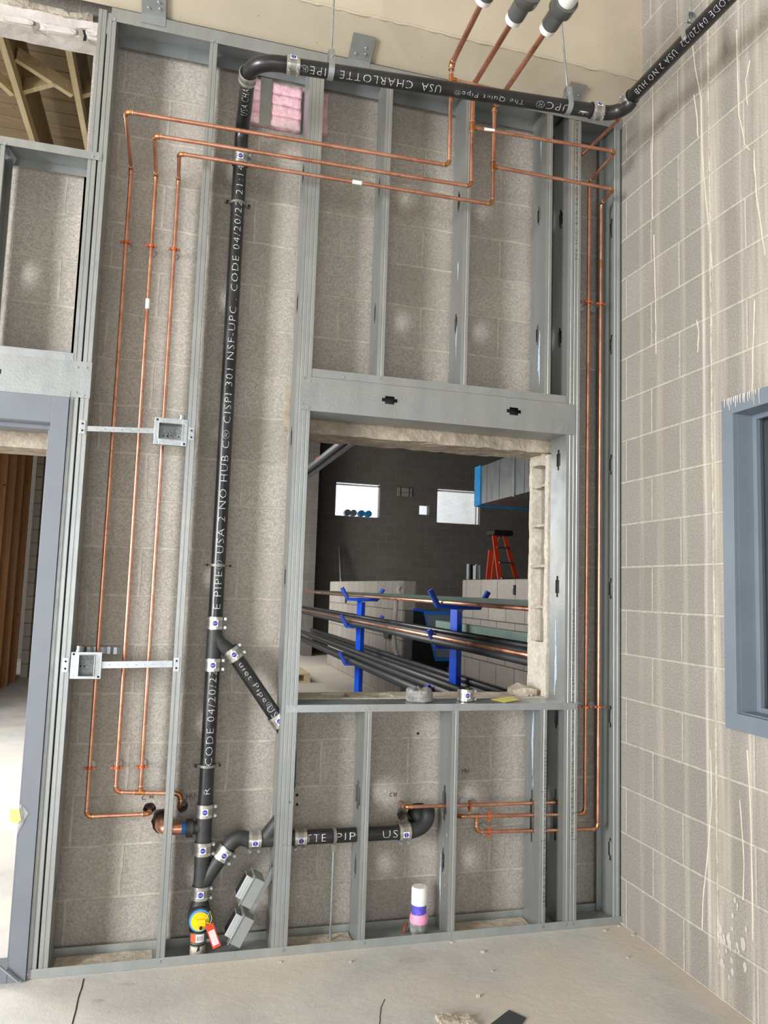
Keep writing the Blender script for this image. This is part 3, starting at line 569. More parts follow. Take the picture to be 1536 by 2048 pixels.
def pipe_len(label, pts, name='drain_pipe', r=R2, mat='iron', group=None, seg=24):
    pts = [Vector(p) for p in pts]; o = thing(name, label, 'pipe', pts[0], group); MB().tube(pts, r, seg).build('barrel', mat, o); return o
def S_(px, py, y=YS): return at(px, py, y)
def vz(py): return at(440, py, YS).z
zc1, zc2, zc3, zc4, zc5, zc6 = vz(313), vz(1246), vz(1329), vz(1619), vz(1694), vz(1781)
dn = {}
vtop = pipe_len('upper black vertical drain pipe with long white lettering, between two metal studs', [(XS, YS, zc2+.01), (XS, YS, zc1-.002)])
CX = lambda z: Vector((XS, YS, z))
fn = Vector((CAM.x-XS, CAM.y-YS, 0)).normalized(); fn_v = (fn+Vector((.10, 0, 0))).normalized()
text_on_pipe('E PIPE® USA 2 NO HUB C® CISPI 301 NSF-UPC . CODE 04/20/22 21:14', CX(zc2+.06), (0, 0, 1), fn_v, R2, zc1-zc2-.10, .030, vtop)
vmid = pipe_len('lower black vertical drain pipe marked with a date code, beside the copper risers', [CX(zc4+.01), CX(zc3-.005)])
text_on_pipe('CODE 04/20/22', CX(vz(1530)+.005), (0, 0, 1), fn_v, R2, vz(1337)-vz(1530)-.01, .030, vmid); text_on_pipe('R', CX(vz(1584)), (0, 0, 1), fn_v, R2, .025, .026, vmid)
# upper offset: bend, forward run, elbow, run to the corner, run along the side wall
YF = -.38; C0 = V(XS, YS, 3.535); P1 = at(575, 130, YF); P2 = at(1196, 223, YF); XW = -.26; C1 = P1-(P2-P1)*((P1.x+1.892)/(P2.x-P1.x))
E2 = V(XW, YF, P2.z+.005); P3 = atx(1258, 200, XW); P4 = atx(1475, -25, XW)
dz = (P2-P1).normalized()
b1 = thing('pipe_bend', 'black bend turning the vertical drain pipe forward, left of the pink insulation', 'pipe fitting', CX(zc1)); MB().tube([CX(zc1), C0+V(0, 0, -.09)]+arc(C0+V(0, 0, -.085), C0, C0+V(0, -.10, -.007), 9)+[C0+V(0, -.14, -.01)], R2, 24).build('body', 'iron', b1)
fr = pipe_len('short black pipe running forward, lettered, left of the pink insulation', [C0+V(0, -.13, -.01), C1+V(0, .10, .0)])
_a, _b = C0+V(0, -.13, -.01), C1+V(0, .10, 0); text_on_pipe('USA CHAR', _a.lerp(_b, .06), _b-_a, (-.02, -.4, -.9), R2, .205, .030, fr, dv=.004)
e1 = thing('pipe_elbow', 'glossy black elbow at the upper left end of the overhead drain pipe', 'pipe fitting', C1); MB().tube([C1+V(0, .12, 0)]+arc(C1+V(0, .105, 0), C1, C1+dz*.115, 12)+[C1+dz*.14], [R2*1.02]*15, 24).build('body', 'iron', e1)
hz = pipe_len('long overhead black drain pipe lettered upside down, hung below the beige edge', [C1+dz*.125, P2])
T0 = at(1150, 219, YF); T1 = at(604, 138, YF); nT = (CAM-at(880, 180, YF)).normalized()
def tt_(px, py): return (at(px, py, YF)-T1).dot(dz)
def seg_text(body, pxa, pxb, par, h=.030):
    A = T1+dz*tt_(pxa, 170 if pxa > 800 else 140); B = T1+dz*tt_(pxb, 170 if pxb > 800 else 140); A = P1+dz*(A-P1).dot(dz); B = P1+dz*(B-P1).dot(dz)
    text_on_pipe(body, A, -dz, nT, R2, (A-B).length, h, par, dv=.006)
seg_text('UPC®', 1132, 1066, hz); seg_text('The Quiet Pipe®', 1042, 905, hz, .024); seg_text('USA', 878, 840, hz); seg_text('CHARLOTTE PIPE®', 822, 598, hz); seg_text('*', 1170, 1150, hz)
e2 = thing('pipe_elbow', 'black elbow turning the overhead drain pipe out along the side wall', 'pipe fitting', E2); MB().tube([P2-dz*.0]+arc(E2-dz*.085, E2, E2+V(0, -.085, .0), 12)+[P3], R2*1.02, 24).build('body', 'iron', e2)
hw = pipe_len('black drain pipe running out along the side block wall at the upper right', [P3+V(0, .01, 0), P4])
nW = (CAM-atx(1330, 120, XW)).normalized()
text_on_pipe('CODE 04/20/22  USA 2 NO HUB', P4.lerp(P3, .02), P3-P4, nW, R2, (P3-P4).length*.86, .026, hw, dv=.0)
coupling(CX(zc1), (0, 0, 1), 'coupling on the black stack between the lowest two long copper runs')
coupling(CX(zc2), (0, 0, 1), 'coupling on the black stack just above the angled branch')
coupling(CX(zc3), (0, 0, 1), 'coupling on the black stack just below the angled branch')
coupling(CX(zc4), (0, 0, 1), 'coupling on the black stack above the tee with the blue-taped copper stub')
coupling(CX(zc5), (0, 0, 1), 'coupling on the black stack below the tee with the blue-taped copper stub')
coupling(CX(zc6), (0, 0, 1), 'lowest branded coupling on the black stack, above the yellow test plug')
coupling(C1+V(0, .105, 0), (0, 1, 0), 'coupling under the glossy elbow left of the pink insulation', (-.6, 0, .2))
coupling(C1+dz*.165, dz, 'coupling right of the glossy elbow on the overhead pipe', (CAM-P1).normalized()+V(0, 0, .9))
coupling(P2-dz*.01, dz, 'coupling on the overhead pipe left of the corner elbow', (CAM-P2).normalized()+V(0, 0, .8))
coupling(P3, (0, 1, 0), 'coupling on the overhead pipe where it leaves the corner elbow along the side wall', (-.9, 0, .55))
# wye and lateral arm above
zw = vz(1290); jn = CX(vz(1312)); LA = at(467, 1308, YS); LB = at(556, 1440, YS)
wy = thing('wye_fitting', 'black wye with an angled branch on the vertical stack', 'pipe fitting', CX(zc3)); MB().tube([CX(zc3), CX(zc2)], R2*1.03, 24).tube([CX(zc2-.05), CX(zc2-.075)+V(.02, 0, -.01), LA], R2*1.0, 24).build('body', 'iron_r', wy)
la = (LB-LA).normalized()
lat = pipe_len('black angled branch pipe descending toward the stud by the window', [LA, LB+la*.02])
text_on_pipe('uiet Pipe®', LA+la*.045, la, (0, -1, .0), R2, .235, .030, lat); text_on_pipe('US', LB-la*.075, la, (0, -1, 0), R2, .05, .030, lat)
coupling(LA, -la, 'coupling at the upper end of the angled branch pipe', (0, -1, 0)); coupling(LB, -la, 'coupling at the lower end of the angled branch pipe beside the stud', (0, -1, 0))
XV = -1.565+.0; lv = thing('pipe_bend', 'black bend and drop mostly hidden behind the stud left of the window', 'pipe fitting', LB)
B3 = at(552, 1662, YS); J3 = at(573, 1600, YS)
MB().tube([LB, LB+la*.03]+arc(LB+la*.03, V(J3.x+.005, YS, LB.z-.10), V(J3.x+.005, YS, LB.z-.17), 8)+[V(J3.x+.005, YS, J3.z+.05)], R2, 20).build('body', 'iron', lv)
# tee with copper stub
te = thing('tee_fitting', 'black tee on the stack taking the blue-taped copper stub', 'pipe fitting', CX(zc5)); zt = vz(1653)
MB().tube([CX(zc5), CX(zc4)], R2*1.03, 24).cyl(CX(zt), CX(zt)+V(-.05, 0, .0), R2*.86).cyl(CX(zt)+V(-.045, 0, 0), CX(zt)+V(-.072, 0, 0), R2*1.18).build('body', 'iron_r', te)
cst = thing('copper_drain_stub', 'short wide copper pipe with blue tape entering the block wall', 'pipe', CX(zt)+V(-.2, 0, 0)); a0 = CX(zt)+V(-.068, 0, 0); c0 = at(322, 1644, YS+.02); hl = at(322, 1642, YB)
MB().tube([a0]+[V(c0.x+.05, YS, zt)]+arc(V(c0.x+.045, YS, zt), V(c0.x, YS, zt), V(hl.x, YS+.05, hl.z), 8)+[V(hl.x, .24, hl.z)], .0235, 20).build('barrel', 'copper', cst)
MB().cyl(a0+V(.002, 0, 0), a0+V(-.022, 0, 0), .0245, 20).build('tape', 'bluet', cst)
# lower wye, bends and horizontal arm
wl = thing('wye_fitting', 'black wye low on the stack sending an arm up to the right', 'pipe fitting', CX(zc6)); K1 = at(447, 1706, YS)
MB().tube([CX(zc6), CX(zc5)], R2*1.03, 24).tube([CX(vz(1768)), CX(vz(1760))+V(.012, 0, 0), K1], R2, 24).build('body', 'iron_r', wl)
k1 = (K1-CX(vz(1766))).normalized(); K2 = at(509, 1680, YS); K3 = at(600, 1675, YS); H3 = at(808, 1664, YS); hd_ = (H3-K3).normalized()
coupling(K1, k1, 'tilted coupling between the low wye and the short bend', (0, -1, 0))
eb = thing('pipe_bend', 'short black bend between the tilted coupling and the level arm', 'pipe fitting', K1); MB().tube([K1, K1+k1*.03]+arc(K1+k1*.03, K1+k1*.085+V(0, 0, .008), K2-hd_*.02, 8)+[K2], R2*1.02, 24).build('body', 'iron_r', eb)
coupling(K2, hd_, 'level coupling between the short bend and the second wye', (0, -1, -.1))
w3 = thing('wye_fitting', 'black wye with a branch rising behind the stud left of the window', 'pipe fitting', K2); MB().tube([K2, K3], R2*1.03, 24).tube([at(524, 1682, YS), at(532, 1674, YS), at(557, 1642, YS), at(572, 1612, YS), V(J3.x, YS, J3.z+.06)], R2, 24).build('body', 'iron_r', w3)
coupling(K3, hd_, 'coupling half hidden behind the stud at the start of the long level arm', (.25, -1, -.1))
la2 = pipe_len('level black drain pipe with white lettering passing behind the short studs', [K3, H3])
for body, pa, pb in (('TTE', 612, 652), ('PIPE', 673, 727), ('US', 766, 796)):
    A = K3+hd_*(at(pa, 1672, YS-R2)-K3).dot(hd_); B = K3+hd_*(at(pb, 1668, YS-R2)-K3).dot(hd_); text_on_pipe(body, A, hd_, (-.0, -1, .12), R2, (B-A).length, .032, la2)
coupling(H3, hd_, 'coupling left of the rising elbow under the copper pipe', (0, -1, -.05))
HB = at(835, 1628, YB); e4 = thing('pipe_elbow', 'matte black elbow rising and entering the round hole in the block wall', 'pipe fitting', H3)
MB().tube([H3]+arc(H3+hd_*.02, V(HB.x+.02, YS, H3.z+.005), V(HB.x+.022, YS+.02, H3.z+.075), 10)+[V(HB.x+.012, YS+.06, HB.z-.012), V(HB.x, .15, HB.z), V(HB.x, .25, HB.z)], R2*1.02, 24).build('body', 'rubber', e4)
# cleanout tee at the floor
zb = .0; cl = thing('test_tee', 'black test tee near the floor with a yellow plug facing out', 'pipe fitting', CX(vz(1868)))
zp = vz(1826); MB().tube([CX(vz(1866)), CX(vz(1858)), CX(vz(1845)), CX(zp), CX(vz(1808)), CX(vz(1795)), CX(zc6)], [R2, R2, R2*1.25, R2*1.35, R2*1.25, R2, R2], 24).cyl(CX(zp), CX(zp)+V(0, -.052, 0), .047, 28).build('body', 'iron_r', cl)
pc = CX(zp)+V(0, -.052, 0); MB().cyl(pc, pc+V(0, -.008, 0), .042, 28).build('gasket', 'lblue', cl)
pl = MB().cyl(pc+V(0, -.006, 0), pc+V(0, -.016, 0), .035, 28); pl.cyl(pc+V(0, -.016, 0), pc+V(0, -.019, 0), .028, 24); pl.box(pc.x-.016, pc.x+.022, pc.y-.030, pc.y-.016, pc.z-.012, pc.z+.012); pl.box(pc.x-.004, pc.x+.020, pc.y-.036, pc.y-.028, pc.z+.0, pc.z+.014)
pg = pl.build('test_plug', 'yellow', cl, bevel=.002); MB().cyl(pc+V(.004, -.018, -.022), pc+V(.004, -.028, -.022), .006, 10).build('valve', 'black', pg)
tg = at(425, 1868, .0); tgo = thing('warning_tag', 'red tag with pale printed panel hanging from the yellow test plug', 'tag', tg)
ta, tb = at(418, 1849, .005), at(434, 1895, .0); tu = (tb-ta).normalized(); tr = tu.cross(V(0, 1, 0)).normalized()*.0165
if tr.x < 0: tr = -tr
MB().prism([ta-tr, ta+tr, tb+tr, tb-tr], (0, .0012, 0)).build('card', 'red', tgo, bevel=.0005)
w1 = ta+tu*.025+V(0, -.0006, 0); w2 = tb-tu*.01+V(0, -.0006, 0); MB().prism([w1-tr*.7, w1+tr*.7, w2+tr*.7, w2-tr*.7], (0, .0004, 0)).build('print', 'white', tgo)
strokes([[w1+tu*(.006*i+.004)-tr*.5+V(0, -.0012, 0), w1+tu*(.006*i+.004)+tr*.5+V(0, -.0012, 0)] for i in range(10)], tgo, 'lettering', 'red', .0006)
MB().tube([pc+V(.02, -.03, .01), at(420, 1822, .0), at(424, 1838, 0), at(420, 1848, .0), at(405, 1843, .0), pc+V(.004, -.028, -.01)], .0014, 6).build('cable', 'yellow', tgo)
zf = vz(1872); jb = thing('pipe_coupling', 'wide banded coupling with orange label and barcode joining the stack to the cream floor pipe', 'pipe coupling', CX(zf)+V(0, 0, -.03))
MB().ring(CX(vz(1880)), CX(vz(1852)), R2-.001, R2+.006, 28).build('rubber_sleeve', 'black', jb); MB().ring(CX(vz(1878)), CX(vz(1856)), R2+.006, R2+.0072, 28).build('band', 'ss_d', jb)
MB().box(XS+R2-.002, XS+R2+.016, YS-.022, YS-.004, vz(1877), vz(1871)).build('screw', 'zinc', jb)
def wrap_patch(c, r, w0, w1, z0, z1, name, mat, par):
    vs = []; n = 8
    for i in range(n+1):
        th = (w0+(w1-w0)*i/n)/r; vs += [(c.x+math.sin(th)*r, c.y-math.cos(th)*r, z0), (c.x+math.sin(th)*r, c.y-math.cos(th)*r, z1)]
    return MB().add(vs, [(2*i, 2*i+2, 2*i+3, 2*i+1) for i in range(n)], True).build(name, mat, par)
rr = R2+.0078; cc = V(XS, YS, 0); wrap_patch(cc, rr, -.036, -.012, vz(1873), vz(1858), 'orange_label', 'orangel', jb); wrap_patch(cc, rr, -.012, .022, vz(1873), vz(1858), 'barcode_label', 'white', jb)
for i in range(9): w = -.008+i*.003; wrap_patch(cc, rr+.0005, w, w+random.choice((.0008, .0018)), vz(1870.5), vz(1861), 'barcode', 'ink', jb)
fp = thing('floor_pipe', 'stained cream plastic pipe rising from the floor under the black stack', 'pipe', (XS, YS, 0)); MB().tube([(XS, YS, -.04), (XS, YS, vz(1884))], R2*1.02, 24).build('barrel', 'shell', fp)
scuff(fp, [(XS+dx, YS-R2*1.02-.0008, .05+dz_) for dx, dz_ in ((-.006, -.03), (.006, -.025), (.004, 0), (.012, .02), (.004, .03), (-.004, .028), (-.008, .01), (.0, -.005))], 'ink')
# riser clamps
rcs = [None]
def riser(z, label):
    if rcs[0] is None:
        t = thing('riser_clamp', label, 'pipe clamp', (0, 0, 0), 'riser clamps on the black stack'); rcs[0] = t
        MB().ring((0, 0, -.005), (0, 0, .005), R2, R2+.006, 24).build('ring', 'strap', t)
        for s in (-1, 1):
            ear = MB().box(min(s*R2, s*(R2+.028)), max(s*R2, s*(R2+.028)), -.007, .007, -.005, .005).build('ear', 'strap', t); MB().cyl((s*(R2+.018), -.014, 0), (s*(R2+.018), .012, 0), .0055, 8).build('bolt', 'steel_d', ear)
        o = t
    else: o = copy_tree(rcs[0]); o['label'] = label
    o.location = CX(z); o.rotation_euler = (0, 0, random.uniform(-.15, .15))
riser(vz(403), 'dark clamp around the black stack below the long copper runs'); riser(vz(1131), 'dark clamp around the black stack above the angled branch'); riser(vz(1530), 'dark clamp around the black stack above the date code end near the copper stub')
# hangers
def hanger(c, axis, rod_top, label, rodr=.0048):
    c = Vector(c); t = thing('pipe_hanger', label, 'pipe hanger', c, 'hangers carrying the black overhead pipe'); ax = Vector(axis).normalized(); side = ax.cross(V(0, 0, 1)).normalized(); pts = []
    for k in range(15):
        a = -PI*.5+(-PI*.62+PI*1.24*k/14); pts.append(c+side*math.cos(a)*(R2+.002)+V(0, 0, 1)*math.sin(a)*(R2+.002))
    top = c+V(0, 0, R2+.05); path = [top+side*.012*0-side*.013]+pts+[top+side*.013]
    d = (path[1]-c); path = [top-side*.015 if (pts[0]-c).dot(side) < 0 else top+side*.015]+pts+[top-side*.015 if (pts[-1]-c).dot(side) < 0 else top+side*.015]
    MB().sheet([p-ax*.012 for p in path], ax*.024).build('strap', 'galv_b', t, solid=.0025)
    MB().sheet([c+V(0, 0, R2+.012)-side*.018-ax*.012, top+V(0, 0, .006)-side*.014-ax*.012, top+V(0, 0, .006)+side*.014-ax*.012, c+V(0, 0, R2+.012)+side*.018-ax*.012], ax*.024).build('yoke', 'zinc', t, solid=.0025)
    MB().cyl(c+V(0, 0, R2+.022)-side*.028, c+V(0, 0, R2+.022)+side*.028, .0045, 8).build('bolt', 'zinc', t)
    MB().cyl(top+V(0, 0, -.012), rod_top, rodr, 8).build('rod', 'zinc', t); MB().cyl(top+V(0, 0, .006), top+V(0, 0, .014), .010, 6).build('nut', 'zinc', t); return t
def on_hz(px, py): q = at(px, py, YF); return P1+dz*(q-P1).dot(dz)
h1 = on_hz(661, 146); hanger(h1, dz, h1+V(.01, .02, 1.6), 'hanger and thin rod left of the beige edge clip, holding the overhead black pipe')
h2 = on_hz(1135, 212); hanger(h2, dz, at(1113, -60, YF-.06), 'hanger and thin rod above the pair of studs right of the window')
h3 = atx(1381, 78, XW); h3.z = P3.z; hanger(h3, (0, 1, 0), h3+V(0, 0, 1.5), 'hanger on the black pipe along the side wall')
# threaded rod support on the lower arm
rc = K3+hd_*(at(668, 1670, YS)-K3).dot(hd_); rs = thing('rod_support', 'thin threaded rod standing in the floor track and clamped round the level black pipe', 'pipe support', (rc.x, YS, 0))
MB().ring(rc-hd_*.006, rc+hd_*.006, R2, R2+.005, 24).box(rc.x-.010, rc.x+.010, YS-.004, YS+.004, rc.z-R2-.035, rc.z-R2-.002).build('clamp', 'strap', rs)
MB().cyl((rc.x, YS, .01), (rc.x, YS, rc.z-R2-.02), .0045, 8).build('rod', 'zinc', rs); MB().cyl((rc.x, YS, .004), (rc.x, YS, .016), .011, 6).build('nut', 'zinc', rs)

# ---------------------------------------------------------------- copper water pipes
RC = .0082
def cu_run(name_label, pts, r=RC, thick={}, group='copper water lines'):
    pts = [Vector(p) for p in pts]; t = thing('copper_line', name_label, 'copper pipe', pts[0], group); n = len(pts); e = r*2.0
    for i in range(n-1):
        a, b = pts[i], pts[i+1]; d = (b-a).normalized(); rr = thick.get(i, r)
        MB().cyl(a+d*(e if i else 0), b-d*(e if i < n-2 else 0), rr, 16).build('tube', 'copper', t)
    for i in range(1, n-1):
        p, d0, d1 = pts[i], (pts[i-1]-pts[i]).normalized(), (pts[i+1]-pts[i]).normalized(); rq = max(thick.get(i-1, r), thick.get(i, r)); el = MB().tube(arc(p+d0*e*1.5, p, p+d1*e*1.5, 8), rq*1.2, 16).build('elbow', 'fitting', t)
        for d in (d0, d1): MB().ring(p+d*e*1.42, p+d*e*1.62, rq*.9, rq*1.24, 16).build('solder_ring', 'solder', el)
    return t
def tee(t, p, d, r, run=(0, 0, 1)):
    p = Vector(p); d = Vector(d).normalized(); u = Vector(run).normalized(); q = MB().cyl(p-u*.024, p+u*.024, r*1.22, 16).cyl(p, p+d*.026, r*1.22, 16).build('tee', 'fitting', t)
    for c, ax in ((p-u*.024, u), (p+u*.024, u), (p+d*.026, d)): MB().ring(c-ax*.0015, c+ax*.0015, r*.9, r*1.26, 16).build('solder_ring', 'solder', q)
YC = .11; yA, yBb, yCc = -.31, -.20, -.10
def pr(px, py, y): return at(px, py, y)
zb2_ = pr(944, 255, yBb).z; zb3_ = pr(986, 333, yCc).z; A0 = pr(262, 342, YC); A1 = pr(251, 223, yA); A2 = pr(898, 331, yA); ztop = 3.765; A3 = V(A2.x, yA, ztop-.015)
Ae = atx(975, -12, A2.x); A1.x = A0.x; Ab = pr(178, 1633, YC); Ab.x = A0.x
aw = at(299, 1618, YB); A_r = pr(296, 1632, YC)
cu_run('outermost copper line: long top run, drop and lowest leg into the leftmost wall hole', [V(aw.x, .26, A_r.z), V(aw.x, YC, Ab.z), Ab, V(A0.x, YC, A1.z), A1, A2+V(0, 0, 0), A3, V(A3.x, yA-.35, ztop+.01), V(A3.x, Ae.y-.2, ztop+.01)], thick={6: .0115, 7: .0115, 8: .0115})
B0 = pr(312, 352, YC); B1 = pr(309, 271, yBb); B2 = pr(942, 373, yBb); B1.x = B0.x
Bb = pr(232, 1584, YC); Bb.x = B0.x; Be = pr(362, 1587, YC); bw = at(363, 1615, YB); bx2 = B2.x
rB = cu_run('middle copper line: long run, drop and lower leg crossing to the hole beside the stack', [V(Be.x, .26, pr(362, 1614, YC).z), V(Be.x, YC, pr(362, 1614, YC).z), Be, Bb, V(B0.x, YC, B1.z), B1, B2, V(bx2, yBb, zb2_), V(bx2, yBb, 3.755), V(bx2, -1.0, 3.755)], thick={7: .0108, 8: .0115})
C0_ = pr(357, 362, YC); C1_ = pr(358, 307, yCc); C2_ = pr(985, 409, yCc); C1_.x = C0_.x; cz = (Bb.z+Be.z)/2
rC = cu_run('innermost copper line: lowest long run dropping to a tee on the lower crossing leg', [V(C0_.x, YC, cz+.012), V(C0_.x, YC, C1_.z), C1_, C2_, V(C2_.x, yCc, zb3_), V(C2_.x, yCc, 3.747), V(C2_.x, -1.0, 3.747)], thick={4: .0100, 5: .0115})
tee(rB, V(C0_.x, YC, Bb.z+(Be.z-Bb.z)*((C0_.x-Bb.x)/(Be.x-Bb.x))), (0, 0, 1), RC, Be-Bb)
# branches to the right
YR = .045; D2 = V(-.160, YR, 0); D3 = V(-.092, YR, 0); D1 = V(-.2225, YR, 0)
zb2 = pr(944, 255, yBb).z; zb3 = pr(986, 333, yCc).z; r1a = V(A2.x, yA, ztop-.03)
q1 = pr(1240, 236, yA); q2 = pr(1231, 303, yBb); q3 = pr(1228, 379, yCc)
zlo1, zlo2, zlo3 = pr(1060, 1608, .076).z, pr(1172, 1627, .06).z, pr(1198, 1657, .06).z
w1_ = at(804, 1622, YB); l1 = pr(812, 1614, .076)
cu_run('copper line mostly hidden behind the coded stud, right of the window', [V(w1_.x, .26, l1.z-.01), V(l1.x, .12, l1.z-.01), V(l1.x, .076, l1.z), V(D1.x-.01, .076, zlo1+.002), V(D1.x-.01, YR, zlo1+.08), V(D1.x, YR, q1.z), V(D1.x+.015, yA, q1.z), V(A2.x+.012, yA, pr(905, 160, yA).z)])
tee(D.objects['copper_line'], V(A2.x, yA, pr(900, 158, yA).z), (1, 0, 0), RC)
w2_ = at(893, 1625, YB); l2 = pr(900, 1634, .076)
r2 = cu_run('copper line right of the window, left one of the visible tall pair', [V(w2_.x, .26, w2_.z), V(w2_.x+.02, .076, l2.z), V(D2.x, YR+.01, zlo2), V(D2.x, YR, pr(1178, 365, YR).z), V(q2.x, yBb, q2.z), V(bx2+.012, yBb, zb2)])
tee(rB, V(bx2, yBb, zb2), (1, 0, 0), RC)
tp = pr(953, 1634, .076); tdn = pr(953, 1664, .076)
r3 = cu_run('copper line right of the window, right one of the visible tall pair', [V(tp.x, .076, tp.z-.02), V(tp.x, .076, tdn.z), V(D3.x, YR+.01, zlo3), V(D3.x, YR, pr(1202, 407, YR).z), V(q3.x, yCc, q3.z), V(C2_.x+.012, yCc, zb3)])
tee(rC, V(C2_.x, yCc, zb3), (1, 0, 0), RC); tee(r2, V(tp.x, .076, l2.z+(zlo2-l2.z)*.2), (0, 0, -1), RC, (1, 0, 0))
MB().tube([V(D3.x, YR, pr(1199, 528, YR).z-.02), V(D3.x, YR, pr(1199, 528, YR).z+.02)], RC*1.22, 16).build('coupling', 'fitting', r3)
# paper labels still on the pipes
def cu_label(par, a, b, r, nm='paper_label'): MB().cyl(a, b, r*1.08, 14).build(nm, 'white', par)
a, b = C1_.lerp(C2_, .525), C1_.lerp(C2_, .555); cu_label(rC, a, b, RC)
a = V(bx2+.055, yBb, zb2+(q2.z-zb2)*.09); b = V(bx2+.105, yBb, zb2+(q2.z-zb2)*.17); cu_label(r2, a, b, RC)
z_ = pr(295, 608, YC).z; cu_label(rB, V(B0.x, YC, z_-.022), V(B0.x, YC, z_+.022), RC)
# pipe sleeves at the ends of the risers above
def sleeve(x, z, ya, label, big=True, parts=True):
    t = thing('pipe_sleeve', label, 'pipe sleeve', (x, ya, z), 'sleeves on the overhead copper lines')
    MB().tube([(x, ya, z), (x, ya-.028, z)], .034, 28).build('collar', 'pvc', t)
    MB().tube([(x, ya-.028, z), (x, ya-.10, z)], .036, 28).build('neck', 'pvcgrey', t)
    if big: MB().tube([(x, ya-.10, z), (x, ya-.112, z), (x, ya-.16, z)], [.036, .050, .050], 28).build('bell', 'pvcgrey', t); MB().tube([(x, ya-.16, z), (x, ya-.40, z)], .037, 28).build('cover', 'pvc', t)
    else: MB().tube([(x, ya-.10, z), (x, ya-.3, z)], .036, 28).build('cover', 'pvcgrey', t)
sb = atx(1026, 44, bx2); sleeve(bx2, 3.755, sb.y, 'middle pipe sleeve with a white collar at the top edge'); sc2 = atx(1094, 55, C2_.x); sleeve(C2_.x, 3.747, sc2.y, 'rightmost pipe sleeve with a white collar and wide grey bell')
sa = atx(966, 8, A3.x); sleeve(A3.x, ztop+.01, sa.y, 'leftmost pipe sleeve barely showing at the top edge', False)
# copper clamps with standoff hangers
ccs = [None]
def cu_clamp(loc, along, label, off=(0, 1, 0)):
    if ccs[0] is None:
        t = ccs[0] = thing('split_ring_clamp', label, 'pipe clamp', (0, 0, 0), 'clamps on the copper lines')
        MB().ring((0, 0, -.005), (0, 0, .005), RC*.98, RC+.0045, 16).build('ring', 'cu_clamp', t)
        for s in (-1, 1):
            e_ = MB().box(min(s*RC, s*(RC+.016)), max(s*RC, s*(RC+.016)), -.0045, .0045, -.005, .005).build('ear', 'cu_clamp', t, bevel=.001); MB().cyl((s*(RC+.010), -.009, 0), (s*(RC+.010), -.004, 0), .0042, 8).build('screw', 'cu_clamp', e_)
        MB().cyl((0, RC+.002, 0), (0, .078, 0), .003, 8).build('standoff', 'zinc', t); MB().cyl((0, .073, 0), (0, .078, 0), .016, 16).build('flange', 'zinc', t); o = t
    else: o = copy_tree(ccs[0]); o['label'] = label
    place(o, loc, along, (0, -1, 0)); return o
for x, nm in ((A0.x, 'outermost left riser'), (B0.x, 'middle left riser'), (C0_.x, 'innermost left riser')):
    cu_clamp((x, YC, pr(300, 492, YC).z), (0, 0, 1), 'upper copper clamp on the '+nm); cu_clamp((x, YC, pr(235, 1535, YC).z), (0, 0, 1), 'lower copper clamp on the '+nm)
for z_, nm in ((pr(1185, 606, YR).z, 'upper'), (pr(1185, 1414, YR).z, 'lower')):
    for x, k in ((D1.x, 'hidden riser behind the coded stud'), (D2.x, 'left riser of the corner pair'), (D3.x, 'right riser of the corner pair')): cu_clamp((x, YR, z_), (0, 0, 1), nm+' copper clamp on the '+k)
lx = pr(939, 1610, .076); cu_clamp((lx.x, .076, zlo1+.003), (1, 0, .0), 'copper clamp on the topmost of the three low level pipes')
lx = pr(977, 1640, .076); cu_clamp((lx.x, .072, l2.z+(zlo2-l2.z)*.27), (1, 0, 0), 'copper clamp on the middle of the three low level pipes'); cu_clamp((lx.x+.002, .073, tdn.z+(zlo3-tdn.z)*.05), (1, 0, 0), 'copper clamp on the bottom one of the three low level pipes')

